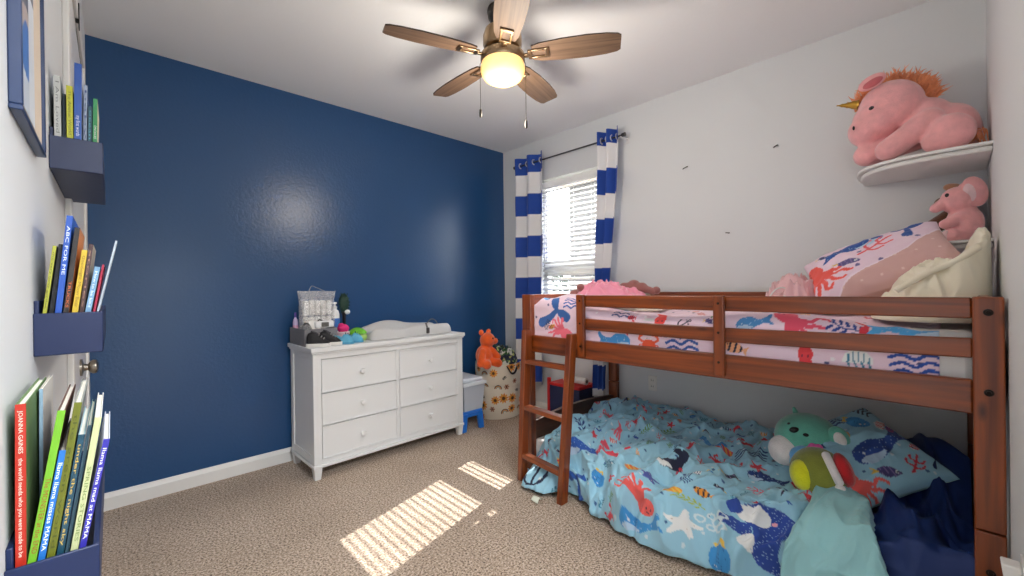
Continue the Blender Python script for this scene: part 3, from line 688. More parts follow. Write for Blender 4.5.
def m_jelly(p, col=ROYAL):
    p.put((p.x ** 2 + (p.y - .1) ** 2 < .55) & (p.y > .05), WHITE); p.put((p.x ** 2 + (p.y - .1) ** 2 < .42) & (p.y > .1) & (np.mod(p.x * 4, 1) < .4), col)
    for x in (-.5, -.17, .17, .5): p.line([(x, .1), (x + .1, -.2), (x - .05, -.5), (x + .08, -.8)], .05, col)
def specks(p, cols, k=14, prob=.25, seed=1):
    p.at(float(np.mean(p.U)), float(np.mean(p.V)), 1, 0, 1, 50)
    for q, c in enumerate(cols): p.dots(np.ones(p.x.shape, bool), c, k, prob, .09, seed + 5 * q)
SMALLS = [lambda p: m_fish(p), lambda p: m_fish(p, RED, WHITE), lambda p: m_weed(p, TEAL), lambda p: m_coral(p, RED), lambda p: m_waves(p, NAVY), lambda p: m_starfish(p, RED), lambda p: m_crab(p), lambda p: m_stripes(p), lambda p: m_whale_side(p, ROYAL), lambda p: m_darkfish(p, INK), lambda p: m_bluefish(p), lambda p: m_weed(p, GREEN)]
# ------------------------------------------------------------------ lower comforter surface: u runs from the foot (metres), v from the wall to the hem
HEM_Y = [-0.2, 0.3, 0.43, 0.50, 0.655, 0.80, 0.88, 1.0, 1.2, 1.34, 1.41, 1.46, 1.55, 1.60, 1.70, 1.785, 1.83, 1.865, 1.93]
HEM_X = [1.86, 1.89, 1.90, 1.915, 1.855, 1.81, 1.775, 1.76, 1.81, 1.81, 1.835, 1.875, 1.875, 1.78, 1.735, 1.75, 1.80, 1.88, 1.92]
def comforter_P(u, v, lift=0.0):
    """u: metres from the foot end along the bed, v: 0..1 from wall to hem -> xyz"""
    y = 1.925 - u
    low = np.interp(y, HEM_Y, HEM_X); lad = sstep(1.42, 1.50, y) * sstep(1.93, 1.86, y); hx = low + (np.maximum(low, 1.885 + .05 * sstep(1.6, 1.85, y)) - low) * lad
    top = 0.285 + 0.02 * np.sin(v * 5) + 0.02 * vnoise(u * 2.2, v * 3, 3)
    edge = hx + 0.115                       # where the top starts to roll over
    xa = 2.935
    # arc: flat part to edge, then a rounded drop
    Lf = xa - edge; Ld = 0.36; s = v * (Lf + Ld); t = np.clip((s - Lf) / Ld, 0, 1)
    x = np.where(s < Lf, xa - s, edge - 0.115 * np.sin(t * PI / 2) ** 0.9)
    z = np.where(s < Lf, top, top - (top - 0.014) * (1 - np.cos(t * PI / 2)) ** 0.9)
    # foot end slopes to the carpet at the front corner, tucks behind the foot board at the back
    k = sstep(0.0, 0.24, u); fr = sstep(2.75, 1.95, x)
    z = z * (1 - fr * (1 - k) * 0.86) - (1 - k) * (1 - fr) * 0.07
    # sag of the wall side
    z = z - 0.03 * sstep(2.8, 2.93, x)
    # folds
    fl = sstep(0.02, 0.10, z)
    wu, wv = u + .10 * vnoise(u * 5, v * 6, 21), v + .08 * vnoise(u * 5 + 9, v * 6, 22)
    w = 0.050 * (ridge(wu * 3.1 + wv * 1.3, wv * 4.2 - wu * 1.1, 11) ** 1.5 - 0.4) + 0.036 * (ridge(wu * 7 - wv * 4.0, wv * 7 + wu * 2.0, 12) ** 2 - 0.35) + 0.024 * (ridge(wu * 16 + wv * 5, wv * 9 - wu * 6, 13) ** 2 - 0.35) + 0.007 * (ridge(wu * 34 - wv * 12, wv * 20 + wu * 9, 17) - .5)
    bunch = np.exp(-((u - 0.42) ** 2 / 0.06 + (v - 0.35) ** 2 / 0.06))
    w = w + bunch * 0.045 * (ridge(u * 19 + v * 9, v * 8 - u * 2, 14) - 0.5)
    # a long soft fold crossing to the hem
    q = (u - 0.98) + 0.42 * (v - 0.55); w = w + 0.035 * np.exp(-(q / 0.045) ** 2) * sstep(0.25, 0.5, v) - 0.02 * np.exp(-((q - 0.085) / 0.04) ** 2) * sstep(0.25, 0.5, v)
    w = w * (0.45 if lift > 0.02 else 1.0)
    z = z + w * fl + lift
    hf = t * 0.030 * (np.sin(u * 19 + 2 * vnoise(u * 3, v * 0, 15)) * 0.6 + (vnoise(u * 11, v * 2, 16) - .5) * 1.6)
    x = x - np.where(s < Lf, 0, hf + 0.7 * w) - lift * t
    z = np.maximum(z, 0.006 + lift)
    x = x - (hx - np.interp(y, [1.42, 1.48, 1.56, 1.62, 1.70, 1.785, 1.83, 1.87, 1.93], [1.86, 1.885, 1.885, 1.78, 1.735, 1.75, 1.82, 1.93, 1.94])) * lad * sstep(0.15, 0.03, z)
    return np.stack([x, y + 0 * z, z], -1)
CLOTH = mat('printed_cotton', rough=0.85, attr='Col', sheen=0.15, bump=0.15, bscale=900, bdist=0.0004)
AQUA = (156, 205, 226)
def lower_bed():
    t = thing('lower_mattress', 'lower bunk mattress under the blue sea print comforter', 'mattress', (2.44, 0.92, 0))
    G().box(1.985, 2.93, -0.04, 1.915, 0.02, 0.21).build('core', mat('mattress_white', (225, 225, 225), 0.9), t, world=True, bevel=0.03, segs=3)
    NV = mat('navy_sheet', (12, 44, 104), 0.62, sheen=0.0, bump=0.2, bscale=300, bdist=0.0005)
    G().box(1.978, 2.936, -0.045, 0.62, 0.012, 0.218).build('fitted_sheet', NV, t, world=True, bevel=0.03, segs=3)
    # comforter
    nu, nv = 420, 340
    u, v = np.meshgrid(np.linspace(0, 1.52, nu), np.linspace(0, 1, nv), indexing='ij')
    P = comforter_P(u, v, 0.012)
    p = Paint(u, -1.4 * v, AQUA)
    specks(p, [(60, 100, 150), (214, 228, 236)], 13, .3)
    rnd = random.Random(11)
    ST = [(.905, .885, .095, -8, m_octopus, ()), (1.103, .923, .075, 5, m_starfish, ()), (1.395, .868, .142, 4, m_whale, ((44, 76, 160),)), (1.249, .975, .068, 5, m_bluefish, ()), (1.203, .888, .075, 0, m_rings, ()), (1.038, .815, .055, 25, m_stripes, (ORANGE, YEL)),
          (1.113, .838, .055, 75, m_weed, ((170, 190, 90),)), (.943, .656, .088, 10, m_orca, ()), (.627, .707, .095, 8, m_crab, ((236, 76, 98),)), (.431, .80, .105, 30, m_whale_side, ()), (.471, .94, .09, 8, m_tail, (ROYAL,)), (.622, .869, .068, 0, m_bluefish, ()), (1.073, .417, .05, 12, m_stripes, (RED, ORANGE)),
          (1.153, .792, .045, -10, m_fish, (ORANGE, INK)), (1.193, .625, .05, 20, m_darkfish, (INK,)), (1.304, .568, .07, -10, m_whale_side, (NAVY,)), (.968, .409, .075, -8, m_whale_side, (SKY,)), (1.013, .668, .03, 0, m_crab, ()), (1.073, .687, .038, 0, m_jelly, (NAVY,)), (.687, .803, .05, 70, m_weed, (TEAL,)), (.918, .784, .036, 20, m_starfish, ((86, 96, 170),)),
          (1.264, .521, .036, 0, m_starfish, (RED,)), (1.203, .432, .065, 10, m_waves, (NAVY,)), (1.143, .328, .042, 0, m_crab, ()), (1.309, .649, .045, 80, m_coral, ((232, 90, 120),)), (.908, .961, .09, 12, m_whale_side, (SKY,)), (.201, .94, .085, 10, m_anchor, ()), (.812, .768, .06, 35, m_stripes, ((236, 120, 70), YEL)), (.456, .266, .055, 0, m_fish, (RED, PINK)), (.547, .375, .06, 20, m_stripes, (RED, WHITE)), (.732, .409, .065, -20, m_weed, (GREEN,)), (.37, .45, .06, 40, m_octopus, ((240, 110, 130),)), (.30, .62, .06, 60, m_weed, (NAVY,)), (.53, .55, .055, 10, m_squid, ((240, 100, 120),))]
    used = [(q[0], q[1] * 1.4, q[2] * 1.05) for q in ST]
    for k in range(900):
        a, b, r = rnd.uniform(0.03, 1.5), rnd.uniform(0.03, 1.38), rnd.uniform(.022, .036)
        if all(math.hypot(a - c, b - d) > r + e_ for c, d, e_ in used):
            used.append((a, b, r * 1.15)); p.at(a, -b, r, rnd.uniform(-60, 60), rnd.choice((-1, 1))); SMALLS[rnd.randrange(len(SMALLS))](p)
    for uu, vv, sc, rot, fn, args in ST: p.at(uu, -1.4 * vv, sc, rot, sy=.9 if fn is m_whale else .75 if vv > .8 else 1); fn(p, *args)
    t = thing('comforter', 'aqua comforter with a sea creature print hanging to the carpet', 'comforter', (2.3, 1.1, 0.3))
    grid_mesh('cover', P, p.C, CLOTH, t, solid=0.008, world=True)
    # plain aqua underside folded back over the print
    nu, nv = 150, 200
    a, b = np.meshgrid(np.linspace(0, 1, nu), np.linspace(0, 1, nv), indexing='ij')
    v0 = 0.53 + 0.06 * a + 0 * b; vv = v0 + (1 - v0) * b
    uu = 1.48 + 0.03 * np.sin(b * 5) + a * (0.20 + 0.17 * sstep(.3, 1, b)) + 0.006 * np.abs(np.sin(b * 40)) * a
    P = comforter_P(uu, vv, 0.045)
    P[..., 2] += 0.014 * np.sin(PI * np.clip(a, 0, 1)) + 0.012 * (ridge(a * 2.6 + b * 1.4, b * 1.2, 31) - .5) * 2 - 0.038 * sstep(.92, 1, a) - 0.034 * sstep(.08, 0, a)
    P[..., 2] = np.maximum(P[..., 2], 0.012); P[..., 0] -= 0.012 * ridge(a * 3.2 + b, b, 32) * sstep(.45, .8, b)
    grid_mesh('folded_edge', P, None, mat('plain_aqua', (152, 206, 212), 0.8, sheen=0.2, bump=0.15, bscale=700, bdist=0.0004), t, solid=0.008, world=True)['label'] = 'plain aqua folded-back edge'
    # navy blanket bunched by the head end
    nu, nv = 150, 190
    a, b = np.meshgrid(np.linspace(0, 1, nu), np.linspace(0, 1, nv), indexing='ij')
    y = 0.36 - 0.40 * a; s = b * 1.36; x = np.where(s < 0.98, 2.93 - s, 1.95 - 0.05 * np.sin(np.clip((s - .98) / .25, 0, 1) * PI / 2))
    z = 0.27 + 0.21 * np.exp(-((x - 2.62) / 0.24) ** 2 - ((y - 0.08) / 0.17) ** 2) + 0.03 * np.exp(-((x - 2.25) / 0.2) ** 2)
    q = a * 2.2 + b * 1.5
    wa, wb = a + .25 * vnoise(a * 3, b * 4, 45), b + .12 * vnoise(a * 3 + 5, b * 4, 46)
    z = z + 0.085 * (ridge(q, wb * 3.4 - wa * 1.1, 41) ** 1.5 - .4) + 0.06 * (ridge(wa * 3.5 - wb * 4, wb * 4 + wa * 2, 42) ** 2 - .35) + 0.025 * (ridge(wa * 9 - wb * 7, wb * 9, 47) ** 2 - .35)
    z = z - 0.075 * sstep(.16, .30, y) - 0.055 * np.exp(-((x - 2.40) / .16) ** 2 - ((y - .12) / .12) ** 2)
    z = np.where(s < 0.98, z, z - (z - 0.012) * np.clip((s - .98) / .38, 0, 1) ** 0.85); z = np.maximum(z, 0.008)
    x = x + .03 * sstep(.14, .28, y) * sstep(.7, .8, b) - 0.06 * (ridge(a * 5 + b * 2, b * 2, 43) ** 2 - .2) * sstep(.75, .95, b)
    t = thing('navy_blanket', 'rumpled navy blue blanket bunched at the head of the lower bunk', 'blanket', (2.4, 0.1, 0.25))
    grid_mesh('blanket_cloth', np.stack([x, y, z], -1), None, NV, t, solid=0.008, world=True)
lower_bed()

def pillow_pts(w, h, T, n=120, m=90, puff=0.42, seed=0, wr=0.012):
    s, t = np.meshgrid(np.linspace(-1, 1, n), np.linspace(-1, 1, m), indexing='ij')
    f = (np.clip(1 - np.abs(s) ** 2.6, 0, 1) * np.clip(1 - np.abs(t) ** 2.6, 0, 1)) ** puff
    x = s * w / 2 * (1 - 0.07 * (1 - np.abs(t) ** 2) * 0 - 0.06 * (1 - t * t)); y = t * h / 2 * (1 - 0.08 * (1 - s * s))
    x = s * w / 2 * (1 - 0.05 * (1 - t * t)); wv = wr * (ridge(s * 2.2 + t, t * 2.4 - s * .7, seed) - .5) + wr * .5 * (ridge(s * 5 - t * 2, t * 4, seed + 1) - .5)
    top = np.stack([x, y, T / 2 * f + wv * np.minimum(f * 2, 1)], -1); bot = np.stack([x, y, -T / 2 * f + wv * .5 * np.minimum(f * 2, 1)], -1)
    return s, t, top, bot
def xform(P, M):
    R = np.array(M.to_3x3()); return P @ R.T + np.array(M.translation)
def pillow(name, label, M, w, h, T, paint_top, bottom_mat, seed, base):
    s, t, top, bot = pillow_pts(w, h, T, seed=seed)
    tt = thing(name, label, 'pillow', M.translation)
    p = Paint(s * w / 2, t * h / 2, base); paint_top(p)
    grid_mesh('pillowcase', xform(top, M), p.C, CLOTH, tt, world=True)
    grid_mesh('underside', xform(bot, M)[::-1], None, bottom_mat, tt, world=True)
    return tt
def paint_lower(p):
    specks(p, [(60, 100, 150), (214, 228, 236)], 14, .3, 4)
    p.at(.075, -.045, .125, 12); m_whale_side(p, (44, 78, 160)); p.at(.12, .125, .06, 40); m_bluefish(p); p.at(-.11, -.15, .085, 150); m_octopus(p)
    p.at(.02, -.15, .06, -20); m_darkfish(p); p.at(.15, -.145, .055, -50); m_coral(p); p.at(.21, .06, .045, 40); m_jelly(p, RED); p.at(-.0, .07, .05); m_stripes(p, ORANGE, YEL)
    p.at(.225, .19, .05, 30); m_waves(p, INK); p.at(.225, -.07, .04, 30); m_fish(p, RED, WHITE); p.at(.03, .17, .045); m_waves(p, NAVY); p.at(-.12, .1, .06, 20); m_weed(p, NAVY); p.at(-.18, .0, .05); m_crab(p)
PL_M = frame_of((2.41, 0.32, 0.408), Vector((0.32, -0.325, 0.167)), Vector((0.25, 0.20, 0.167)))
pillow('bed_pillow', 'aqua sea creature print pillow leaning behind the plush toys', PL_M, 0.50, 0.44, 0.16, paint_lower, MATS['plain_aqua'], 51, AQUA)
# ------------------------------------------------------------------ upper bunk textiles
LILAC = (238, 212, 228)
def upper_bunk():
    t = thing('upper_mattress', 'white upper bunk mattress showing at the right end of the pink sheet', 'mattress', (2.44, 0.9, 0.84))
    G().box(1.975, 2.905, -0.05, 1.868, 0.836, 1.035).build('core', mat('mattress_white', (225, 225, 225), 0.9), t, world=True, bevel=0.03, segs=3)
    nu, nv = 480, 260
    u, s = np.meshgrid(np.linspace(0, 1.84, nu), np.linspace(0, 1.22, nv), indexing='ij')
    y = 1.876 - u; hump = 0.075 * sstep(0.52, 0.2, u) + 0.012 * np.sin(u * 6)
    zt = 1.048 + hump; rr = 0.05; side = zt - rr - 0.838
    ang = np.clip((s - side) / (rr * PI / 2), 0, 1) * PI / 2
    z = np.where(s < side, 0.838 + s, zt - rr + rr * np.sin(ang)); x = 1.969 + rr * (1 - np.cos(ang)) + np.clip(s - side - rr * PI / 2, 0, 9) * 0.97
    x = np.minimum(x, 2.905)
    w = 0.016 * (ridge(u * 2.6 + s * 5, s * 6 - u * .9, 61) - .5) + 0.009 * (ridge(u * 7 - s * 3, s * 11 + u, 62) - .5)
    k = sstep(side - 0.02, side + 0.1, s); z = z + w * k * 1.4; x = x + np.abs(w) * (1 - k) * 0.5
    # rounded foot end
    e = sstep(0.0, 0.06, u); z = z - (1 - e) * 0.05 * k; y = y - (1 - sstep(0, .05, s * 0 + u)) * 0.0
    p = Paint(u, s + 0.838, LILAC); A = lambda a, b, sc, r=0, f=1: p.at(a, b, sc, r, f)
    specks(p, [(86, 84, 130), (246, 238, 244)], 12, .25)
    rnd = random.Random(5); used = [(q, r) for q, r in ((.17, 1.06), (.23, .93), (.86, 1.03), (1.43, 1.05), (1.62, 1.03), (1.8, 1.05), (.62, .9), (.8, .92), (.98, .92), (1.22, .93), (1.47, .92), (1.63, .91), (1.8, .91), (.99, 1.01), (1.29, 1.03), (1.66, 1.06), (.3, 1.1))]
    for k2 in range(160):
        a, b = rnd.uniform(.03, 1.8), rnd.uniform(.86, 2.0)
        if min(math.hypot(a - c, b - d) for c, d in used) > .11:
            used.append((a, b)); A(a, b, rnd.uniform(.035, .05), rnd.uniform(-60, 60)); SMALLS[rnd.randrange(len(SMALLS))](p)
    A(.19, 1.05, .12, -62); m_tail(p, (52, 98, 168)); A(.235, .925, .085, 10); m_octopus(p, (238, 110, 130)); A(.31, 1.11, .055); m_waves(p, ROYAL); A(.12, .96, .035, -30); m_weed(p, INK); A(.16, .955, .03, 30); m_fish(p, ORANGE, INK)
    A(.862, 1.015, .07, 0); m_squid(p, (236, 74, 70)); A(.987, 1.015, .035, -60); m_anchor(p); A(1.275, 1.03, .06, 10); m_whale_side(p, (76, 140, 200)); A(1.43, 1.05, .085, 170); m_octopus(p, (230, 84, 110)); A(1.605, 1.025, .06, 70); m_weed(p, (40, 70, 150))
    A(1.66, 1.05, .06, 90); m_tail(p, RED); A(1.79, 1.04, .10, 5, -1); m_whale_side(p, (84, 176, 236)); A(.62, .905, .085, 3, -1); m_whale_side(p, (72, 150, 214)); A(.805, .905, .06); m_crab(p, (240, 96, 62)); A(.975, .91, .075, 5); m_waves(p, (46, 86, 160))
    A(1.21, .925, .06, -15); m_fish(p, (240, 176, 130), INK); A(1.47, .91, .06); m_squid(p, (232, 70, 78)); A(1.63, .905, .06); m_jelly(p, TEAL); A(1.785, .905, .065, 5); m_waves(p, (40, 84, 176)); A(.70, 1.03, .03); m_fish(p, RED, INK); A(1.1, 1.03, .03); m_darkfish(p)
    t = thing('bunk_comforter', 'pink sea creature print comforter on the upper bunk', 'comforter', (2.4, 0.95, 1.05))
    grid_mesh('cover', np.stack([x, y, z], -1), p.C, CLOTH, t, solid=0.006, world=True)
upper_bunk()

def crumple(name, label, cat, c, sx, sy, h, m, seed, part='cloth', rot=0.0, group=None, edge=0.25, zmin=None, fold=1.0):
    """a heap of cloth: a closed mound with sharp folds"""
    n = 200; a, r = np.meshgrid(np.linspace(0, 2 * PI, n, endpoint=False), np.linspace(0.001, 1, 90), indexing='ij')
    px, py = r * np.cos(a), r * np.sin(a)
    rad = 1 + edge * (vnoise(px / r * 1.6 + 9, py / r * 1.6 + 9, seed) - .5) * 2
    X, Y = px * rad * sx, py * rad * sy
    prof = np.clip(1 - r ** 3, 0, 1) ** 0.6
    wx, wy = px + .35 * vnoise(px * 2, py * 2, seed + 7), py + .35 * vnoise(px * 2 + 5, py * 2, seed + 8)
    Z = h * prof * (0.45 + 0.6 * vnoise(px * 1.7 + 3, py * 1.7 + 3, seed + 1)) + fold * h * 0.55 * prof * (ridge(wx * 3.0 + wy, wy * 1.5, seed + 2) ** 2 - .4) + fold * h * .22 * prof * (ridge(wx * 6 - wy * 2, wy * 4, seed + 3) ** 2 - .4) + fold * h * .04 * (ridge(wx * 13, wy * 11, seed + 4) - .5) * prof
    Z = np.maximum(Z, 0.004 * prof)
    cr, sr = math.cos(rot), math.sin(rot)
    P = np.stack([c[0] + X * cr - Y * sr, c[1] + X * sr + Y * cr, c[2] + Z], -1)
    t = thing(name, label, cat, c, group=group)
    o = grid_mesh(part, np.swapaxes(P, 0, 1), None, m, t, closed=True, solid=0.004, world=True)
    return t

def upper_bunk_things():
    PK = mat('pink_fleece', (236, 150, 176), 0.9, sheen=0.5, bump=0.4, bscale=250, bdist=0.001)
    CRM = mat('cream_print_cotton', (226, 216, 204), 0.9, vary=0.16, vscale=26, bump=0.3, bscale=300, bdist=0.0006)
    crumple('baby_blanket', 'cream print baby blanket heaped under the pink garment on the upper bunk', 'blanket', (2.33, 1.47, 1.055), 0.17, 0.33, 0.115, CRM, 71)
    crumple('pink_garment', 'crumpled pink fleece garment on the upper bunk by the curtain', 'clothes', (2.24, 1.48, 1.10), 0.13, 0.24, 0.12, PK, 75, fold=1.2)
    BR = mat('dusty_rose_plush', (150, 96, 92), 0.95, sheen=0.5, bump=0.5, bscale=200)
    t = thing('plush_toy', 'dusty brown plush toy at the end of the pink garment away from the ladder', 'plush toy', (2.3, 1.36, 1.18))
    g = G().cap((2.30, 1.41, 1.19), (2.32, 1.30, 1.185), .032, .036).cap((2.32, 1.30, 1.185), (2.33, 1.235, 1.165), .026, .022).ell((2.32, 1.355, 1.205), (.038, .04, .032))
    g.build('body', BR, t, remesh=.006, soft=3, world=True)
    G().ell((2.345, 1.222, 1.17), (.026, .024, .024)).build('head', BR, t, world=True)
    t = thing('plush_toy', 'small dusty brown plush toy at the ladder end of the pink garment', 'plush toy', (2.2, 1.70, 1.14))
    G().cap((2.24, 1.71, 1.15), (2.2, 1.66, 1.185), .028, .03).ell((2.2, 1.72, 1.15), (.03, .035, .028)).build('body', BR, t, remesh=.006, soft=3, world=True)
    G().ell((2.19, 1.66, 1.195), (.028, .026, .022)).build('head', BR, t, world=True)
    # pink and white cloth left of the pillow
    crumple('pink_cloth', 'small pale pink cloth lying beside the sea print pillow', 'cloth', (2.35, 0.53, 1.075), 0.12, 0.12, 0.115, mat('pale_pink_cotton', (232, 188, 192), 0.9, sheen=0.3), 81, fold=1.4)
    t = thing('white_strap', 'looped white strap lying at the end of the pale pink cloth', 'strap', (2.25, 0.6, 1.14))
    pts = curve_pts([(2.24, .60, 1.14), (2.25, .575, 1.175), (2.27, .545, 1.18), (2.26, .53, 1.15), (2.2, .55, 1.135), (2.17, .6, 1.13)], n=8)
    G().tube(pts, .006, 8, flat=.5).build('loop', mat('white_webbing', (235, 235, 232), .8), t, world=True)
    # leaning pillow, its print case pulled half off
    def paint(p):
        specks(p, [(110, 100, 150), (250, 244, 250)], 10, .2, 3)
        lim = -0.02 + 0.62 * (p.U + .02) - 0.03 * np.sin(p.U * 16)
        p.at(-.03, .095, .105, 8, -1); m_whale_side(p, (44, 84, 160)); p.at(.15, .125, .07, -10); m_tail(p, (44, 84, 160)); p.at(-.2, -.02, .105, 160); m_octopus(p, (240, 92, 82)); p.at(-.09, -.02, .065, -15); m_darkfish(p, (92, 84, 140)); p.at(.035, .045, .08, -60); m_coral(p, (232, 96, 104)); p.at(-.17, .12, .03); m_darkfish(p, INK)
        bare = p.V < lim - 0.085
        p.C[bare] = lin((214, 172, 168))
        edge = np.abs(p.V - lim + 0.085) < 0.004; p.C[edge] = lin((246, 226, 240))
        spots = bare & (np.mod(p.U * 15, 1) < .12) & (np.mod(p.V * 15 + .3, 1) < .12); p.C[spots] = lin((234, 206, 202))
    M = frame_of((2.38, 0.232, 1.268), Vector((0.04, -0.40, 0.15)), Vector((0.25, -0.06, 0.22)))
    pillow('bunk_pillow', 'pink sea creature print pillow leaning on the upper bunk', M, 0.50, 0.36, 0.16, paint, mat('mauve_cotton', (214, 172, 168), .9), 91, LILAC)
    # cream blanket piled in the corner
    CB = mat('cream_fleece', (238, 230, 208), 0.92, sheen=0.3, bump=0.3, bscale=220, bdist=0.001)
    n, m = 200, 150
    a, b = np.meshgrid(np.linspace(0, 1, n), np.linspace(0, 1, m), indexing='ij')   # a: from the left toe to the corner, b: front to back
    e = np.sin(PI * np.clip(a, 0, 1)) ** .35
    y = 0.235 - 0.325 * a + .03 * (vnoise(b * 5, a * 3, 100) - .5) * (1 - a); x = 2.30 - .24 * e * 1 + (0.46 * b) * (.35 + .65 * e)
    crest = np.interp(a, [0, .1, .25, .45, .65, .8, .9, .96, 1], [1.075, 1.11, 1.165, 1.22, 1.265, 1.30, 1.345, 1.365, 1.355])
    up = np.sin(PI * np.clip(b * 1.25, 0, 1) ** .75 * .78) ** .8
    z = 1.055 + (crest - 1.055) * up
    q = a * 3.0 + b * 1.6
    z = z + (.05 * (ridge(q, b * 2.2 - a * 1.2, 101) ** 2 - .4) + .026 * (ridge(a * 8 + b * 5, b * 6 - a * 4, 102) ** 2 - .4) + .01 * (ridge(a * 17 + b * 9, b * 12, 103) - .5)) * up
    x = x - .03 * (ridge(q * 1.3 + 2, b * 2, 104) - .5) * up
    y = np.maximum(y, YN + .016); z = np.maximum(z, 1.058)
    t = thing('cream_blanket', 'cream fleece blanket piled in the corner of the upper bunk', 'blanket', (2.4, 0.05, 1.06))
    grid_mesh('blanket_cloth', np.stack([x, y, z], -1), None, CB, t, solid=.008, world=True)
    pts = curve_pts([(2.10, .15, 1.17), (2.13, .07, 1.23), (2.16, .0, 1.27), (2.19, -.06, 1.32)], n=10)
    G().tube(pts, .011, 10).build('hem', CB, t, world=True)
upper_bunk_things()

# ------------------------------------------------------------------ corner shelves and their plush toys
def corner_shelf(name, label, zt, yw, xw):
    t = thing(name, label, 'shelf', (XR, YN, zt))
    def poly(k):
        pts = [(XR, YN), (XR, YN + yw * k)]
        for i in range(1, 24):
            q = PI / 2 * i / 24; e = 0.62
            pts.append((XR - xw * k * math.sin(q) ** e, YN + yw * k * math.cos(q) ** e))
        return pts + [(XR - xw * k, YN)]
    G().prism(poly(1.0), zt - 0.014, zt).build('board', VPL, t, world=True, bevel=0.004)
    G().prism(poly(0.965), zt - 0.036, zt - 0.0145).build('moulding', VPL, t, world=True, bevel=0.008, segs=3)
corner_shelf('corner_shelf', 'upper white rounded corner shelf holding the pink unicorn', 1.758, 0.462, 0.445)
corner_shelf('corner_shelf', 'lower white rounded corner shelf holding the pink elephant', 1.372, 0.30, 0.43)

def plush_mat(name, c): return mat(name, c, 0.95, sheen=0.6, bump=0.7, bscale=170, bdist=0.003, vary=0.08, vscale=30)
def tuft(g, base, normal, n, L, spread, r, rnd, droop=0.0):
    for i in range(n):
        o = Vector((rnd.gauss(0, spread), rnd.gauss(0, spread), rnd.gauss(0, spread))); p = Vector(base) + o
        d = (Vector(normal) + Vector((rnd.uniform(-.6, .6), rnd.uniform(-.6, .6), rnd.uniform(-.5, .5)))).normalized(); l = L * rnd.uniform(.6, 1.2)
        q = p + d * l * .55; e = q + (d + Vector((0, 0, -droop))).normalized() * l * .45
        g.tube([p, q, e], [r, r * .8, r * .1], 5)
def on_ell(c, r, d):
    d = Vector(d).normalized(); k = 1 / math.sqrt(sum((d[i] / r[i]) ** 2 for i in range(3))); return Vector(c) + d * k

def unicorn():
    t = thing('unicorn_plush', 'large pink plush unicorn with an orange mane lying on the upper corner shelf', 'plush toy', (2.72, 0.12, 1.758))
    PK = plush_mat('plush_pink', (243, 174, 176)); OR = mat('mane_orange', (250, 158, 108), 0.9, sheen=0.4, vary=.15, vscale=40)
    g = G()
    g.ell((2.71, .205, 2.035), (.115, .125, .125)).ell((2.70, .285, 1.945), (.098, .082, .078)).ell((2.70, .25, 1.985), (.108, .1, .1))
    g.ell((2.75, .09, 1.95), (.11, .10, .10)).ell((2.76, .01, 1.885), (.12, .10, .118)).ell((2.77, -.02, 1.865), (.11, .075, .1))
    g.cap((2.66, .075, 1.92), (2.615, .205, 1.815), .058, .052)            # near fore leg
    g.cap((2.74, .13, 1.87), (2.69, .29, 1.825), .058, .056)                # far fore leg
    g.ell((2.625, .005, 1.842), (.058, .078, .082)).cap((2.63, .0, 1.82), (2.62, .05, 1.812), .055, .05)
    g.build('body', PK, t, remesh=.0075, soft=5, world=True)
    for (c, r, M, nm) in (((2.615, .262, 2.148), (.018, .054, .032), rotm(math.radians(-22), 0, 0), 'ear'), ((2.80, .25, 2.15), (.016, .045, .03), rotm(math.radians(-28), 0, 0), 'ear')):
        e = G().ell(c, r, M).build(nm, PK, t, world=True)
        G().ell(Vector(c) + Vector((-.012 if c[0] < 2.7 else .012, -.004, -.008)), (r[0] * .5, r[1] * .72, r[2] * .6), M).build('ear_lining', plush_mat('plush_rose', (206, 104, 110)), e, world=True)
    rnd = random.Random(3); g = G()
    for i in range(26):
        a = i / 25; an = math.radians(28 + 140 * a); y = .205 + .128 * math.cos(an); z = 2.035 + .128 * math.sin(an)
        tuft(g, (2.735, y, z - .014), (.05, -.25 + (.5 - a) * .7, .8), 46, .052, .015, .0032, rnd, .3)
    g.build('mane', OR, t, world=True)
    g = G(); tuft(g, (2.68, -.075, 1.835), (-.25, .1, -.5), 40, .06, .012, .003, rnd, .4); g.build('tail', OR, t, world=True)
    A, B = Vector((2.69, .322, 2.082)), Vector((2.672, .405, 2.098)); d = B - A; pts = [A + d * k / 12 for k in range(13)]
    g = G().tube(pts, [.0225 * (1 - k / 12.6) + .0022 * (k % 3 == 0) for k in range(13)], 14)
    g.build('horn', mat('gold_foil', (190, 148, 62), 0.35, 0.8), t, world=True)
    K = mat('plush_eye', (18, 14, 14), 0.15)
    G().ell((2.606, .263, 2.02), (.008, .011, .012)).build('eye', K, t, world=True)
    G().ell((2.815, .265, 2.02), (.008, .011, .012)).build('eye', K, t, world=True)
    G().ell(on_ell((2.70, .285, 1.945), (.1, .084, .08), (-.8, .45, .05)), (.005, .005, .010)).build('nostril', K, t, world=True)
unicorn()

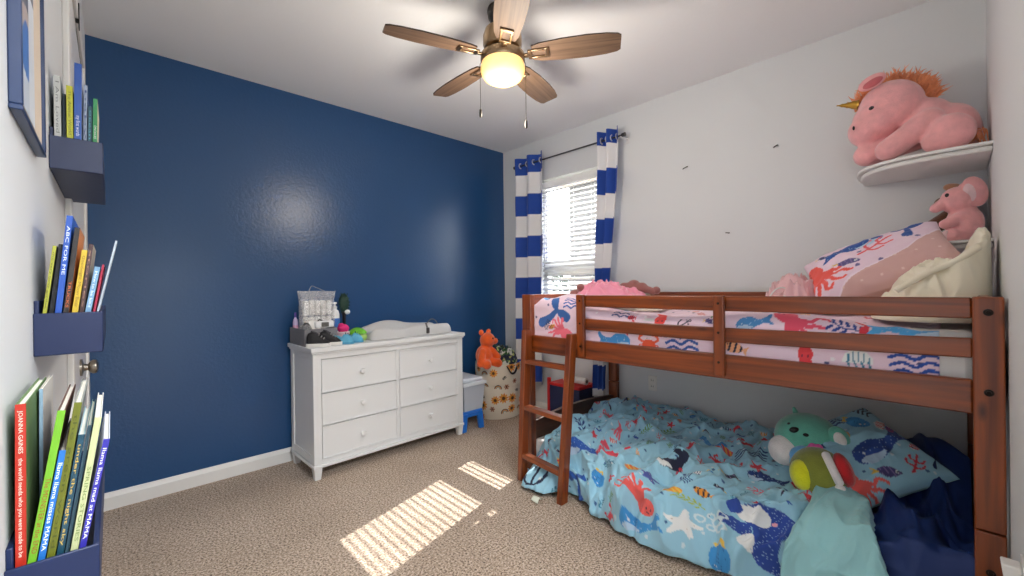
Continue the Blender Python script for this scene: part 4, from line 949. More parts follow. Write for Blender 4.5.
def elephant():
    zt = 1.372
    t = thing('elephant_plush', 'small pink plush elephant sitting on the lower corner shelf', 'plush toy', (2.70, -.02, zt))
    PK = plush_mat('plush_pink', (243, 174, 176)); PP = plush_mat('plush_pale', (240, 206, 210))
    g = G().ell((2.72, -.032, 1.452), (.068, .062, .082)).ell((2.705, -.012, 1.558), (.062, .058, .06)).ell((2.715, -.03, 1.5), (.05, .045, .05))
    g.cap((2.69, .025, 1.55), (2.672, .056, 1.528), .03, .021).cap((2.67, -.02, 1.478), (2.648, .026, 1.452), .026, .022)
    g.cap((2.69, -.03, 1.40), (2.655, .008, 1.402), .03, .028).cap((2.78, -.02, 1.40), (2.77, .03, 1.402), .03, .028)
    g.build('body', PK, t, remesh=.005, soft=4, world=True)
    e = G().ell((2.682, -.062, 1.585), (.017, .044, .066), rotm(math.radians(-12), 0, math.radians(25))).build('ear', PK, t, world=True)
    G().ell((2.670, -.052, 1.582), (.011, .026, .044), rotm(math.radians(-12), 0, math.radians(25))).build('ear_lining', PP, e, world=True)['label'] = 'pale ear lining'
    G().ell((2.775, -.03, 1.585), (.016, .036, .06), rotm(math.radians(8), 0, math.radians(-40))).build('ear', PK, t, world=True)
    K = mat('plush_eye', (18, 14, 14), 0.15)
    G().ell(on_ell((2.705, -.012, 1.558), (.062, .058, .06), (-.75, .5, .32)), (.006, .007, .009)).build('eye', K, t, world=True)
    G().ell((2.642, .022, 1.404), (.010, .018, .020), rotm(0, 0, .6)).build('foot_sole', PP, t, world=True)
    G().ell((2.70, -.086, 1.40), (.012, .010, .012)).build('tail', PP, t, world=True)
    t = thing('brown_plush', 'brown plush toy slumped behind the pink elephant', 'plush toy', (2.87, .0, zt))
    BR = plush_mat('plush_brown', (106, 66, 44)); TN = plush_mat('plush_tan', (188, 136, 104))
    g = G().ell((2.88, -.035, 1.455), (.06, .062, .085)).ell((2.87, -.012, 1.585), (.06, .06, .058)).cap((2.86, .02, 1.50), (2.84, .125, 1.415), .036, .038).cap((2.84, .125, 1.415), (2.80, .16, 1.41), .038, .036)
    g.build('body', BR, t, remesh=.006, soft=4, world=True)
    G().ell((2.835, -.0, 1.635), (.03, .035, .02), rotm(.3, 0, 0)).build('ear', TN, t, world=True)
    G().ell((2.83, .035, 1.57), (.03, .03, .026)).build('muzzle', BR, t, world=True)
elephant()

# ------------------------------------------------------------------ plush toys on the lower bunk
def cam_ray(x, y, dist):
    """point seen in the photograph at a pixel, a given distance in front of the camera"""
    return S.camera.matrix_world @ Vector(((x - 512) / FPX * dist, (288 - y) / FPX * dist, -dist))
def lower_plush():
    TE = plush_mat('plush_teal', (98, 178, 158)); WH = plush_mat('plush_white', (236, 230, 228)); BR = plush_mat('plush_cocoa', (140, 92, 76)); K = mat('plush_eye', (18, 14, 14), 0.15)
    v = (Vector((0, 0, CAM_H)) - Vector((2.42, .5, .44))).normalized(); lt = Vector((-v.y, v.x, 0)).normalized() * -1   # toward camera, image left
    up = v.cross(lt) * -1
    if up.z < 0: up = -up
    rt = -lt if lt.dot(Vector((math.sin(YAW), -math.cos(YAW), 0))) < 0 else lt
    def at(c, a, b, f): return Vector(c) + rt * a + up * b + v * f
    c = Vector((2.435, .498, .432)); RM = Matrix((rt, up, v)).transposed().to_4x4()
    t = thing('koala_plush', 'round teal plush koala with a white muzzle on the lower bunk', 'plush toy', c - Vector((0, 0, .13)))
    G().ell(at(c, .0, .02, 0), (.138, .118, .125), RM).ell(at(c, -.03, -.10, -.02), (.10, .09, .09), RM).build('body', TE, t, remesh=.007, soft=4, world=True)
    G().ell(at(c, -.092, -.055, .062), (.066, .07, .062), RM @ rotm(0, 0, .3)).build('muzzle', WH, t, world=True)
    e = G().ell(at(c, .118, .04, .085), (.040, .052, .024), RM @ rotm(0, 0, .4)).build('ear', TE, t, world=True)
    G().ell(at(c, .121, .034, .100), (.024, .034, .016), RM @ rotm(0, 0, .4)).build('ear_lining', WH, e, world=True)['label'] = 'white ear lining'
    G().cap(at(c, -.04, .115, 0), at(c, -.052, .15, .0), .018, .008).build('ear', TE, t, world=True)
    G().ell(at(c, -.05, .045, .112), (.021, .014, .012), RM @ rotm(0, 0, .3)).build('nose', K, t, world=True)
    G().ell(at(c, -.005, .03, .125), (.012, .008, .006), RM).build('eye', K, t, world=True)
    G().ell(at(c, -.07, .07, .088), (.009, .007, .006), RM).build('eye', K, t, world=True)
    c2 = Vector((2.345, .456, .388))
    t = thing('brown_plush', 'small brown plush with blue and pink patches tucked under the koala', 'plush toy', c2 - Vector((0, 0, .1)))
    G().ell(at(c2, .0, -.01, -.01), (.105, .072, .07), RM @ rotm(0, 0, .15)).build('body', BR, t, world=True)
    G().ell(at(c2, -.048, .012, .036), (.048, .036, .026), RM @ rotm(0, 0, .5)).build('blue_patch', plush_mat('plush_blue', (110, 178, 226)), t, world=True)
    g = G()
    for k in range(6): a = PI * k / 3; g.ell(at(c2, .008 + .024 * math.cos(a), .036 + .02 * math.sin(a), .052), (.017, .017, .012), RM)
    g.build('pink_bow', plush_mat('plush_magenta', (232, 92, 168)), t, remesh=.004, soft=2, world=True)
    G().ell(at(c2, -.075, -.03, .03), (.014, .03, .02), RM).build('navy_patch', plush_mat('plush_navy', (54, 52, 104)), t, world=True)
    c3 = Vector((2.258, .417, .346))
    t = thing('olive_plush', 'round olive green plush ball with a yellow patch on the lower bunk', 'plush toy', c3 - Vector((0, 0, .11)))
    OL = plush_mat('plush_olive', (134, 140, 52))
    RR = RM @ rotm(0, 0, .35)
    G().ell(at(c3, 0, 0, 0), (.112, .124, .108), RR, 32, 20).build('body', OL, t, world=True)
    G().ell(at(c3, -.058, -.005, .055), (.052, .068, .052), RM @ rotm(0, 0, .25)).build('belly_patch', plush_mat('plush_yellow', (226, 226, 30)), t, world=True)['label'] = 'bright yellow belly patch'
    G().ell(at(c3, .082, .05, .06), (.032, .068, .045), RM @ rotm(0, 0, .35)).build('red_cap', plush_mat('plush_red', (200, 30, 36)), t, world=True)['label'] = 'red felt cap'
    G().cap(at(c3, .022, .095, .085), at(c3, .062, .0, .108), .017, .017).build('cap_trim', WH, t, remesh=.004, world=True)
    G().ell(at(c3, .066, -.026, .10), (.019, .017, .017), RM).build('pompom', WH, t, world=True)
lower_plush()
# ------------------------------------------------------------------ book ledges and books on the left wall
LEDGE = mat('ledge_navy', (17, 33, 72), 0.45, bump=0.15, bscale=40)
def text_mesh(parent, s, M, height, m, width=None, name='title'):
    cu = bpy.data.curves.new('txt', 'FONT'); cu.body = s; cu.size = 1.0; cu.align_x = 'LEFT'; cu.align_y = 'CENTER'; cu.resolution_u = 2
    ob = bpy.data.objects.new('txt', cu); COL.objects.link(ob)
    bpy.context.view_layer.update()
    me = bpy.data.meshes.new_from_object(ob.evaluated_get(bpy.context.evaluated_depsgraph_get()))
    bpy.data.objects.remove(ob); bpy.data.curves.remove(cu)
    co = np.empty(len(me.vertices) * 3); me.vertices.foreach_get('co', co); co = co.reshape(-1, 3)
    w = co[:, 0].max() - co[:, 0].min(); k = height
    co[:, 0] = (co[:, 0] - co[:, 0].min()) * (width / w if width else k); co[:, 1] *= k
    R = np.array(M.to_3x3()); co = co @ R.T + np.array(M.translation)
    me.vertices.foreach_set('co', co.ravel()); me.materials.clear(); me.materials.append(m); me.name = name; me.update()
    o = bpy.data.objects.new(name, me); COL.objects.link(o); o.parent = parent; o.matrix_parent_inverse = parent.matrix_world.inverted()
    return o
def ledge(label, y0, y1, z0, z1, xo):
    t = thing('book_ledge', label, 'shelf', (XL, (y0 + y1) / 2, z0))
    G().box(XL, xo, y0, y1, z0, z0 + 0.008).build('base', LEDGE, t, world=True, bevel=0.0015)
    G().box(xo - 0.006, xo, y0, y1, z0 + 0.0085, z1).build('front_lip', LEDGE, t, world=True, bevel=0.0015)
    G().box(XL, XL + 0.006, y0 + 0.0065, y1 - 0.0065, z0 + 0.0085, z1 + 0.02).build('back', LEDGE, t, world=True, bevel=0.0015)
    for a, b in ((y0 - 0.0045, y0 - 0.0002), (y1 + 0.0002, y1 + 0.0045)): G().box(XL, xo, a, b, z0, z1).build('end_panel', LEDGE, t, world=True, bevel=0.0015)
ledge('topmost navy book ledge on the left wall', 1.279, 1.715, 1.458, 1.526, -0.010)
ledge('middle navy book ledge on the left wall', 1.0, 1.44, 1.101, 1.169, -0.011)
ledge('lowest navy book ledge on the left wall, full of tall picture books', 0.731, 1.17, 0.823, 0.893, -0.014)
PAGE = mat('book_pages', (238, 234, 222), 0.9)
def book(label, y0, depth, zb, zt, xt0, xt1, xb0, xb1, zl, spine, cover=None, title=None, tcol=(240, 240, 240), th=0.62, group=None, span=(0.06, 0.94), extra=None, tilt=0.0):
    lean = math.atan2((xt0 + xt1 - xb0 - xb1) / 2, zt - zl); T = max(0.0028, min(xt1 - xt0, xb1 - xb0) * math.cos(lean))
    ux = Vector((math.cos(lean), 0, -math.sin(lean))); uz = Vector((math.sin(lean), 0, math.cos(lean)))
    x0 = (xb0 + xt0) / 2 - ((zl + zt) / 2 - zb) * math.tan(lean)
    o = Vector((x0, y0, zb)) - uz * 0.0 + ux * 0.0
    if lean > 0: o = o + uz * (T * math.sin(lean))
    M = Matrix((ux, Vector((0, 1, 0)), uz)).transposed().to_4x4(); M.translation = o
    Hh = (zt - zb) / math.cos(lean) - T * abs(math.sin(lean)) * 0.5
    t = thing('book', label, 'book', o, group=group)
    spine = tuple(int(q_ * .86) for q_ in spine); sm = mat('book_%d_%d_%d' % spine, spine, 0.45); cm = mat('book_%d_%d_%d' % cover, cover, 0.45) if cover else sm
    c = min(0.0014, T * 0.2)
    g = G().slot(0).box(0, T, 0, c * 1.4, 0, Hh, M).slot(1).box(0, c, c * 1.4, depth, 0, Hh, M).box(T - c, T, c * 1.4, depth, 0, Hh, M)
    g.build('cover', [sm, cm], t, world=True, smooth=False, bevel=0.0004)
    G().box(c * 1.02, T - c * 1.02, c * 1.5, depth - 0.004, 0.003, Hh - 0.003, M).build('pages', PAGE, t, world=True, smooth=False)
    if title:
        lo = max(span[0], (zl - zb + .006) / Hh); L = Hh * (span[1] - lo); tm = mat('ink_%d_%d_%d' % tcol, tcol, 0.6)
        A = M @ Vector((T / 2, -0.0003, Hh * span[1])); W = frame_of(A, -uz, ux)
        text_mesh(t, title, W, T * th * 1.15, tm, L)
    for (a, b, col) in (extra or []):
        em = mat('book_%d_%d_%d' % col, col, 0.5)
        G().box(T * .12, T * .88, -0.0002, 0.0, Hh * a, Hh * b, M).build('spine_panel', em, t, world=True, smooth=False)
    return t
g1, g2, g3 = 'books on the topmost ledge', 'books on the middle ledge', 'books on the lowest ledge'
y, zb, zl = 1.289, 1.4675, 1.53
book('white book at the wall end of the topmost ledge', y, .17, zb, 1.655, -.083, -.073, -.083, -.073, zl, (222, 222, 216), (200, 206, 208), 'I Am Loved', (120, 120, 116), group=g1)
book('thin dark teal book beside the white book on the topmost ledge', y + .02, .16, zb, 1.627, -.0715, -.0665, -.0715, -.0665, zl, (30, 62, 78), group=g1)
book('lime yellow book on the topmost ledge', y, .16, zb, 1.640, -.065, -.0555, -.065, -.0555, zl, (216, 214, 40), (90, 110, 40), 'The Animal World', (110, 116, 30), group=g1)
book('tall bright blue book on the topmost ledge', y, .17, zb, 1.692, -.0525, -.041, -.0545, -.043, zl, (34, 92, 190), (214, 220, 236), 'my first words', (226, 232, 244), span=(.1, .5), group=g1)
book('white and blue book leaning beside the tall blue book on the topmost ledge', y + .015, .16, zb, 1.654, -.039, -.0335, -.041, -.0355, zl, (182, 196, 220), (40, 70, 120), 'baby', (40, 60, 110), group=g1)
book('dark teal book between blue and green on the topmost ledge', y + .01, .15, zb, 1.608, -.0325, -.0255, -.0345, -.0275, zl, (24, 92, 112), None, 'ocean', (90, 170, 190), group=g1)
book('green book at the room end of the topmost ledge', y, .15, zb, 1.624, -.0245, -.0175, -.0265, -.0195, zl, (36, 158, 84), (230, 226, 190), 'DINOSAURS', (226, 240, 226), span=(.1, .62), group=g1)
y, zb, zl = 1.0085, 1.1105, 1.171
book('yellow-green book at the wall end of the middle ledge', y, .17, zb, 1.278, -.0685, -.064, -.0805, -.076, zl, (188, 190, 62), (40, 44, 46), 'the very busy garden', (80, 84, 30), group=g2)
book('slim black book between the yellow-green and blue books on the middle ledge', y + .012, .17, zb, 1.282, -.0625, -.0565, -.0745, -.0685, zl, (30, 32, 36), group=g2)
book('tall bright blue book on the middle ledge', y, .17, zb, 1.329, -.0525, -.0445, -.067, -.0595, zl, (38, 92, 196), (28, 96, 200), 'ABC FOR ME', (230, 236, 250), span=(.55, .92), group=g2)
book('dark book with an orange cover picture on the middle ledge', y, .165, zb, 1.310, -.0435, -.037, -.058, -.0515, zl, (40, 34, 36), (222, 146, 84), 'TRUCKS', (226, 110, 52), span=(.3, .55), group=g2)
book('yellow book on the middle ledge', y, .16, zb, 1.273, -.0355, -.0285, -.048, -.041, zl, (232, 196, 52), (240, 224, 160), 'Goodnight Moon Bear', (120, 84, 20), group=g2)
book('brown book beside the yellow book on the middle ledge', y + .008, .16, zb, 1.284, -.027, -.0215, -.0395, -.034, zl, (82, 54, 56), (220, 206, 186), 'stories', (170, 130, 110), group=g2)
book('light blue book at the room end of the middle ledge', y, .15, zb, 1.245, -.0205, -.0135, -.0325, -.0255, zl, (128, 176, 214), (140, 186, 220), 'How to be kind', (236, 244, 250), group=g2)
book('thin crimson book beside the light blue book on the middle ledge', y + .02, .14, zb, 1.25, -.0115, -.0085, -.0235, -.0205, zl, (196, 44, 76), group=g2)
book('very thin white booklet leaning out over the lip of the middle ledge', y + .03, .10, zb + .012, 1.294, .0055, .0085, -.0185, -.0165, zl, (200, 214, 226), group=g2)
y, zb, zl = 0.7395, 0.8325, 0.893
book('red-spined book at the wall end of the lowest ledge', y, .21, zb, 1.074, -.0815, -.073, -.083, -.0745, zl, (196, 46, 26), (104, 136, 84), 'JOANNA GAINES   the world needs who you were made to be', (240, 214, 200), th=.5, span=(.2, .97), group=g3)
book('slim pale blue book behind the red-spined book on the lowest ledge', y + .09, .13, zb, 1.075, -.0705, -.067, -.072, -.0685, zl, (150, 182, 204), (226, 224, 216), group=g3)
book('lime green book on the lowest ledge', y, .2, zb, 1.060, -.0485, -.0415, -.0735, -.0665, zl, (122, 190, 44), (96, 60, 44), 'The MONSTER at the END', (150, 34, 24), th=.75, span=(.28, .66), group=g3)
book('bright blue book with white lettering on the lowest ledge', y, .18, zb, 1.012, -.0475, -.0415, -.0655, -.0595, zl, (36, 120, 208), (70, 58, 56), 'llama llama misses MAMA', (240, 244, 250), th=.75, span=(.08, .92), group=g3)
book('olive green book on the lowest ledge', y, .2, zb, 1.067, -.0345, -.0275, -.0585, -.0515, zl, (110, 116, 26), (150, 156, 150), 'the green world', (64, 72, 16), group=g3)
book('dark teal book with gold lettering on the lowest ledge', y, .18, zb, 1.027, -.0315, -.0255, -.0505, -.0445, zl, (22, 72, 92), (170, 206, 216), 'under the night sky', (214, 176, 84), group=g3)
book('slim slate blue book beside the teal book on the lowest ledge', y + .012, .18, zb, 1.034, -.0235, -.020, -.0435, -.040, zl, (70, 98, 112), (130, 170, 160), group=g3)
book('white and pale green book on the lowest ledge', y, .18, zb, 1.045, -.017, -.0105, -.039, -.0325, zl, (206, 212, 160), (230, 230, 226), 'SPRING STORIES', (96, 120, 60), span=(.2, .72), group=g3)
book('purple-blue book with white lettering at the room end of the lowest ledge', y, .17, zb, 1.016, -.0095, -.0035, -.0315, -.0255, zl, (58, 52, 176), (210, 216, 232), 'llama llama mad at MAMA', (240, 240, 250), th=.75, span=(.1, .94), group=g3)

def picture():
    y0, y1, z0, z1 = 0.80, 1.06, 1.43, 1.86; xf = XL + 0.0125
    t = thing('picture_frame', 'navy picture frame on the left wall above the book ledges', 'picture frame', (XL, (y0 + y1) / 2, z0))
    FR = mat('frame_navy', (30, 50, 88), 0.35); e = 0.007
    for b in ((y0, y1, z0, z0 + e), (y0, y1, z1 - e, z1), (y0, y0 + e, z0 + e, z1 - e), (y1 - e, y1, z0 + e, z1 - e)):
        G().box(XL, xf, *b).build('frame_bar', FR, t, world=True, bevel=0.0015)
    G().box(XL + .001, XL + .008, y0 + e, y1 - e, z0 + e, z1 - e).build('mat_board', mat('mat_board', (222, 206, 186), .9), t, world=True, smooth=False)
    n, m = 60, 90; a, b = np.meshgrid(np.linspace(0, 1, n), np.linspace(0, 1, m), indexing='ij')
    P = np.stack([a * 0 + XL + .0085, y0 + e + .004 + a * .15, z0 + .02 + b * .30], -1)
    q = vnoise(a * 2 + 3, b * 5, 12) * .25
    c = np.select([(b + q > .93)[..., None], (b + q > .62)[..., None], (b + q > .5)[..., None], (b + q > .26)[..., None]], [np.array(lin((224, 226, 230))), np.array(lin((88, 96, 116))), np.array(lin((190, 176, 172))), np.array(lin((78, 126, 196)))], np.array(lin((206, 214, 226))))
    c = np.where(((a > .62) & (b < .6))[..., None], np.array(lin((226, 230, 236))), c)
    grid_mesh('print', P, c, mat('print_paper', rough=.4, attr='Col'), t, world=True)
picture()

# ------------------------------------------------------------------ things on the dresser
def on_dresser():
    zt = 0.8345
    # changing pad
    n, m = 140, 90; a, b = np.meshgrid(np.linspace(0, 1, n), np.linspace(0, 1, m), indexing='ij')
    x0, x1, y0, y1 = 1.32, 2.05, 2.825, 3.15
    back = np.interp(a, [0, .04, .12, .25, .36, .48, .6, .75, .96, 1], [.05, .072, .086, .112, .122, .112, .088, .078, .072, .05])
    front = np.interp(a, [0, .04, .12, .25, .34, .46, .58, .7, .96, 1], [.06, .085, .084, .070, .066, .084, .09, .084, .08, .055])
    from_ = lambda q, k: np.convolve(np.pad(q[:, 0], k, mode='edge'), np.ones(2 * k + 1) / (2 * k + 1), 'valid')[:, None] * np.ones((1, m))
    back, front = from_(back, 6), from_(front, 6)
    s = 2 * b - 1; rim = np.where(s < 0, front, back); wall = sstep(.40, .86, np.abs(s))
    z = .042 + (rim - .042) * wall
    q = np.clip(1 - np.maximum(np.abs(2 * a - 1), 0) ** 26, 0, 1) ** .5 * np.clip(1 - np.abs(s) ** 14, 0, 1) ** .5; z = z * q
    # rounded plan
    hx, hy = (x1 - x0) / 2, (y1 - y0) / 2; A_ = 2 * a - 1
    py = s * hy * (1 - .22 * np.abs(A_) ** 7); px = A_ * hx * (1 - .03 * np.abs(s) ** 4)
    P = np.stack([(x0 + x1) / 2 + px, (y0 + y1) / 2 + py + .025 * a - .005, zt + .002 + z], -1)
    t = thing('changing_pad', 'grey contoured changing pad on the dresser', 'changing pad', (1.71, 2.97, zt))
    PAD = mat('pad_vinyl', (196, 196, 196), 0.5, bump=.1, bscale=30)
    grid_mesh('pad', P, None, PAD, t, world=True)
    Q = P.copy(); Q[..., 2] = zt + .001; grid_mesh('pad_base', Q, None, PAD, t, world=True)
    BK = mat('buckle_dark', (60, 60, 62), .4)
    st = G().tube(curve_pts([(1.745, 2.80, zt + .10), (1.75, 2.786, zt + .06), (1.752, 2.782, zt + .02)]), .012, 8, flat=.25).build('strap', mat('strap_grey', (120, 120, 122), .8), t, world=True)
    G().box(1.737, 1.763, 2.772, 2.784, zt + .022, zt + .066).build('buckle', BK, st, world=True, bevel=.004)
    G().tube(curve_pts([(1.95, 3.12, zt + .06), (1.99, 3.11, zt + .10), (2.03, 3.1, zt + .085), (2.06, 3.1, zt + .03)]), .004, 8).build('strap', MATS['strap_grey'], t, world=True)
    # grey fabric bin
    GR = mat('bin_grey_felt', (128, 128, 134), .9, bump=.3, bscale=300, vary=.08, vscale=90)
    t = thing('fabric_bin', 'grey fabric bin of baby things at the left end of the dresser', 'bin', (1.0, 3.0, zt))
    b0, b1, c0, c1, h, w = 0.891, 1.10, 2.87, 3.175, 0.110, .006
    for q in ((b0, b1, c0, c0 + w, 0, h), (b0, b1, c1 - w, c1, 0, h), (b0, b0 + w, c0 + w, c1 - w, 0, h), (b1 - w, b1, c0 + w, c1 - w, 0, h), (b0 + w, b1 - w, c0 + w, c1 - w, 0, .006)):
        G().box(q[0], q[1], q[2], q[3], zt + q[4], zt + q[5]).build('panel', GR, t, world=True, bevel=.002)
    # clear bag of diapers
    t = thing('diaper_bag', 'clear bag of white folded diapers standing in the grey bin', 'bag', (1.04, 3.07, zt + .07))
    W = mat('diaper_white', (240, 240, 238), .9, bump=.4, bscale=120, vary=.05, vscale=50)
    for i in range(5):
        for k in range(2):
            G().box(0.948 + i * .038, 0.982 + i * .038, 3.055, 3.10, zt + .075 + k * .112, zt + .180 + k * .112).build('diaper', W, t, world=True, bevel=.012, segs=3)
    FI = bpy.data.materials.new('clear_film'); FI.use_nodes = True; nt = FI.node_tree; nt.nodes.clear()
    o_ = nt.nodes.new('ShaderNodeOutputMaterial'); mx = nt.nodes.new('ShaderNodeMixShader'); tr = nt.nodes.new('ShaderNodeBsdfTransparent'); pb = nt.nodes.new('ShaderNodeBsdfPrincipled')
    pb.inputs['Base Color'].default_value = (1, 1, 1, 1); pb.inputs['Roughness'].default_value = .12
    nz = nt.nodes.new('ShaderNodeTexNoise'); nz.inputs['Scale'].default_value = 38; nz.inputs['Detail'].default_value = 4
    rp = nt.nodes.new('ShaderNodeValToRGB'); rp.color_ramp.elements[0].position = .42; rp.color_ramp.elements[1].position = .62; rp.color_ramp.elements[0].color = (.10, .10, .10, 1); rp.color_ramp.elements[1].color = (.5, .5, .5, 1)
    nt.links.new(nz.outputs[0], rp.inputs[0]); nt.links.new(rp.outputs[0], mx.inputs[0]); nt.links.new(tr.outputs[0], mx.inputs[1]); nt.links.new(pb.outputs[0], mx.inputs[2]); nt.links.new(mx.outputs[0], o_.inputs[0])
    n, m = 60, 40; a, b = np.meshgrid(np.linspace(0, 2 * PI, n), np.linspace(0, 1, m), indexing='ij')
    th = np.interp(b, [0, .06, .85, 1], [.028, .036, .034, .004]); wd = .115 + .006 * (vnoise(a * 2, b * 7, 3) - .5) + .012 * sstep(.8, 1, b)
    cr = lambda q: np.sign(q) * np.abs(q) ** .45
    P = np.stack([1.04 + wd * cr(np.cos(a)), 3.076 + th * cr(np.sin(a)) + .012 * (ridge(a * 3, b * 8, 8) - .5) * sstep(.0, .1, b), zt + .07 + .285 * b + .012 * (vnoise(a * 2, b * 0, 4) - .5) * sstep(.8, 1, b)], -1)
    grid_mesh('film', P, None, FI, t, world=True)
    G().tube(curve_pts([(0.985, 3.076, zt + .35), (1.005, 3.078, zt + .39), (1.03, 3.078, zt + .385), (1.09, 3.076, zt + .357)]), .007, 8, flat=.4).build('handle', FI, t, world=True)
    # bottles
    def bottle(name, label, x, y, z, r, h, body, capc, band=None, pump=False):
        t = thing(name, label, 'bottle', (x, y, z))
        G().lathe([(.001, 0), (r * .94, 0), (r, .006), (r, h * .68), (r * .8, h * .77), (r * .42, h * .81), (r * .42, h * .84)], 24, Matrix.Translation((x, y, z))).build('body', body, t, world=True)
        if band: G().lathe([(r * 1.012, h * .22), (r * 1.012, h * .58)], 24, Matrix.Translation((x, y, z)), caps=False).build('printed_band', band, t, world=True)
        if pump:
            p = G().lathe([(.001, h * .84), (r * .5, h * .84), (r * .5, h * .89), (r * .2, h * .9), (r * .2, h * .95), (.001, h * .95)], 16, Matrix.Translation((x, y, z))).build('pump', capc, t, world=True)
            G().box(x - r * .95, x + r * .4, y - r * .3, y + r * .3, z + h * .95, z + h).build('nozzle', capc, p, world=True, bevel=.003)
        else: G().lathe([(.001, h * .84), (r * .48, h * .84), (r * .45, h), (.001, h)], 16, Matrix.Translation((x, y, z))).build('cap', capc, t, world=True)
    PW = mat('bottle_white', (240, 242, 244), .3)
    bottle('lotion_bottle', 'white pump lotion bottle with a blue band beside the grey bin', 1.165, 3.08, zt, .030, .275, PW, PW, mat('band_blue', (58, 112, 190), .4), True)
    bottle('baby_bottle', 'small lilac bottle in the left corner of the grey bin', 0.912, 3.12, zt + .0065, .016, .205, mat('bottle_lilac', (206, 190, 226), .3), mat('cap_purple', (92, 70, 150), .4), mat('band_rose', (226, 170, 200), .5))
    # hair brush standing upright
    t = thing('hair_brush', 'dark green round hair brush standing beside the lotion bottle', 'brush', (1.235, 3.09, zt))
    DG = mat('brush_green', (22, 58, 44), .5); BKK = mat('brush_black', (26, 26, 28), .5)
    G().lathe([(.001, 0), (.018, 0), (.015, .02), (.010, .1), (.012, .17), (.02, .2), (.001, .21)], 16, Matrix.Translation((1.235, 3.09, zt))).build('handle', BKK, t, world=True)
    G().ell((1.235, 3.09, zt + .268), (.036, .022, .068)).build('head', DG, t, world=True)
    g = G(); rnd = random.Random(2)
    for i in range(110):
        u_ = rnd.uniform(-.9, .9); al = rnd.uniform(0, 2 * PI); d = Vector((math.sqrt(1 - u_ * u_) * math.cos(al) * .036, math.sqrt(1 - u_ * u_) * math.sin(al) * .022, u_ * .068)); c = Vector((1.235, 3.09, zt + .268))
        g.tube([c + d * .95, c + d * 1.25], .0016, 5)
    g.build('bristles', DG, t, world=True)
    G().ell((1.252, 3.072, zt + .20), (.020, .014, .018)).build('ribbon', PW, t, world=True)
    # white device with a dark screen, tissues, pink pouch
    t = thing('thermometer', 'white handheld device with a dark grey screen on top of the grey bin', 'device', (1.03, 2.92, zt + .11))
    G().box(.965, 1.085, 2.885, 2.95, zt + .112, zt + .158).build('case', PW, t, world=True, bevel=.010, segs=3)
    G().box(1.002, 1.05, 2.881, 2.8848, zt + .12, zt + .15).build('screen', mat('screen_grey', (92, 92, 90), .3), t, world=True, bevel=.002)
    G().tube(curve_pts([(.99, 2.93, zt + .15), (1.0, 2.92, zt + .165), (1.02, 2.925, zt + .158), (1.03, 2.93, zt + .15)]), .004, 8).build('trigger', BKK, t, world=True)
    n, m = 60, 40; a, b = np.meshgrid(np.linspace(0, 1, n), np.linspace(0, 1, m), indexing='ij')
    P = np.stack([.915 + .075 * b + .03 * a + .01 * np.sin(a * 9 + b * 4), 3.03 - .17 * a + .01 * np.sin(b * 7), zt + .125 + .03 * np.sin(a * PI * .8) - .10 * sstep(.62, 1, a) + .018 * (ridge(a * 3 + b, b * 3, 7) - .5)], -1)
    t = thing('muslin_cloth', 'white muslin cloth hanging over the front of the grey bin', 'cloth', (.95, 2.95, zt + .1))
    grid_mesh('cloth', P, None, mat('muslin_white', (238, 236, 232), .9), t, solid=.004, world=True)
    t = thing('pink_pouch', 'bright pink and white pouch in front of the lotion bottle', 'pouch', (1.12, 2.9, zt))
    G().lathe([(.001, 0), (.034, 0), (.044, .03), (.048, .07), (.044, .074), (.001, .066)], 24, Matrix.Translation((1.165, 2.945, zt))).build('basket', mat('pale_pink_plastic', (236, 206, 216), .4), t, world=True)
    G().ell((1.165, 2.935, zt + .095), (.04, .034, .03)).ell((1.15, 2.93, zt + .115), (.02, .02, .018)).build('pouch_top', mat('magenta_cloth', (222, 40, 120), .7, bump=.5, bscale=80), t, world=True)
    # green wipes pack
    t = thing('wipes_pack', 'lime green soft pack behind the blue clogs', 'pack', (1.27, 2.96, zt))
    G().lathe([(.001, 0), (.058, 0), (.068, .014), (.068, .034), (.06, .044)], 28, Matrix.Translation((1.275, 2.96, zt))).build('base', mat('pale_lime', (176, 214, 120), .4), t, world=True)
    n, m = 60, 24; a, b = np.meshgrid(np.linspace(0, 2 * PI, n), np.linspace(0.01, 1, m), indexing='ij')
    P = np.stack([1.275 + .068 * b * np.cos(a), 2.96 + .06 * b * np.sin(a), zt + .042 + .045 * np.sqrt(1 - b ** 2 * .98) + .012 * (ridge(b * 3 + a * .3, np.sin(a) * 2, 4) - .5) * (1 - b)], -1)
    grid_mesh('lid', P, None, mat('lime_plastic', (112, 196, 46), .35, vary=.2, vscale=25), t, world=True)
    # shoes
    def shoe(name, label, loc, rz, kind, grp):
        t = thing(name, label, 'shoe', loc, (0, 0, rz), group=grp)
        L, Wd = (.138, .058) if kind == 'shoe' else (.122, .056)
        def sec(k):   # half width and height along the shoe, heel k=0 -> toe k=1
            return np.interp(k, [0, .08, .25, .5, .75, .92, 1], [.55, .8, .92, .88, 1.0, .8, .3]) * Wd / 2, np.interp(k, [0, .05, .2, .38, .55, .75, .92, 1], [.062, .082, .090, .084, .062, .044, .032, .016])
        n, m = 40, 24; K, A_ = np.meshgrid(np.linspace(0, 1, n), np.linspace(0, PI, m), indexing='ij'); hw, hh = sec(K)
        if kind == 'clog': hh = np.interp(K, [0, .05, .2, .38, .5, .7, .9, 1], [.016, .036, .042, .044, .062, .058, .040, .016])
        c_ = np.cos(A_); s_ = np.sin(A_) ** .6
        P = np.stack([L * (K - .5), hw * np.sign(c_) * np.abs(c_) ** .7, .014 + (hh - .010) * s_], -1)
        up = grid_mesh('upper', P, None, mat('shoe_black', (32, 32, 36), .7, bump=.3, bscale=200) if kind == 'shoe' else mat('clog_blue', (92, 174, 206), .45), t)
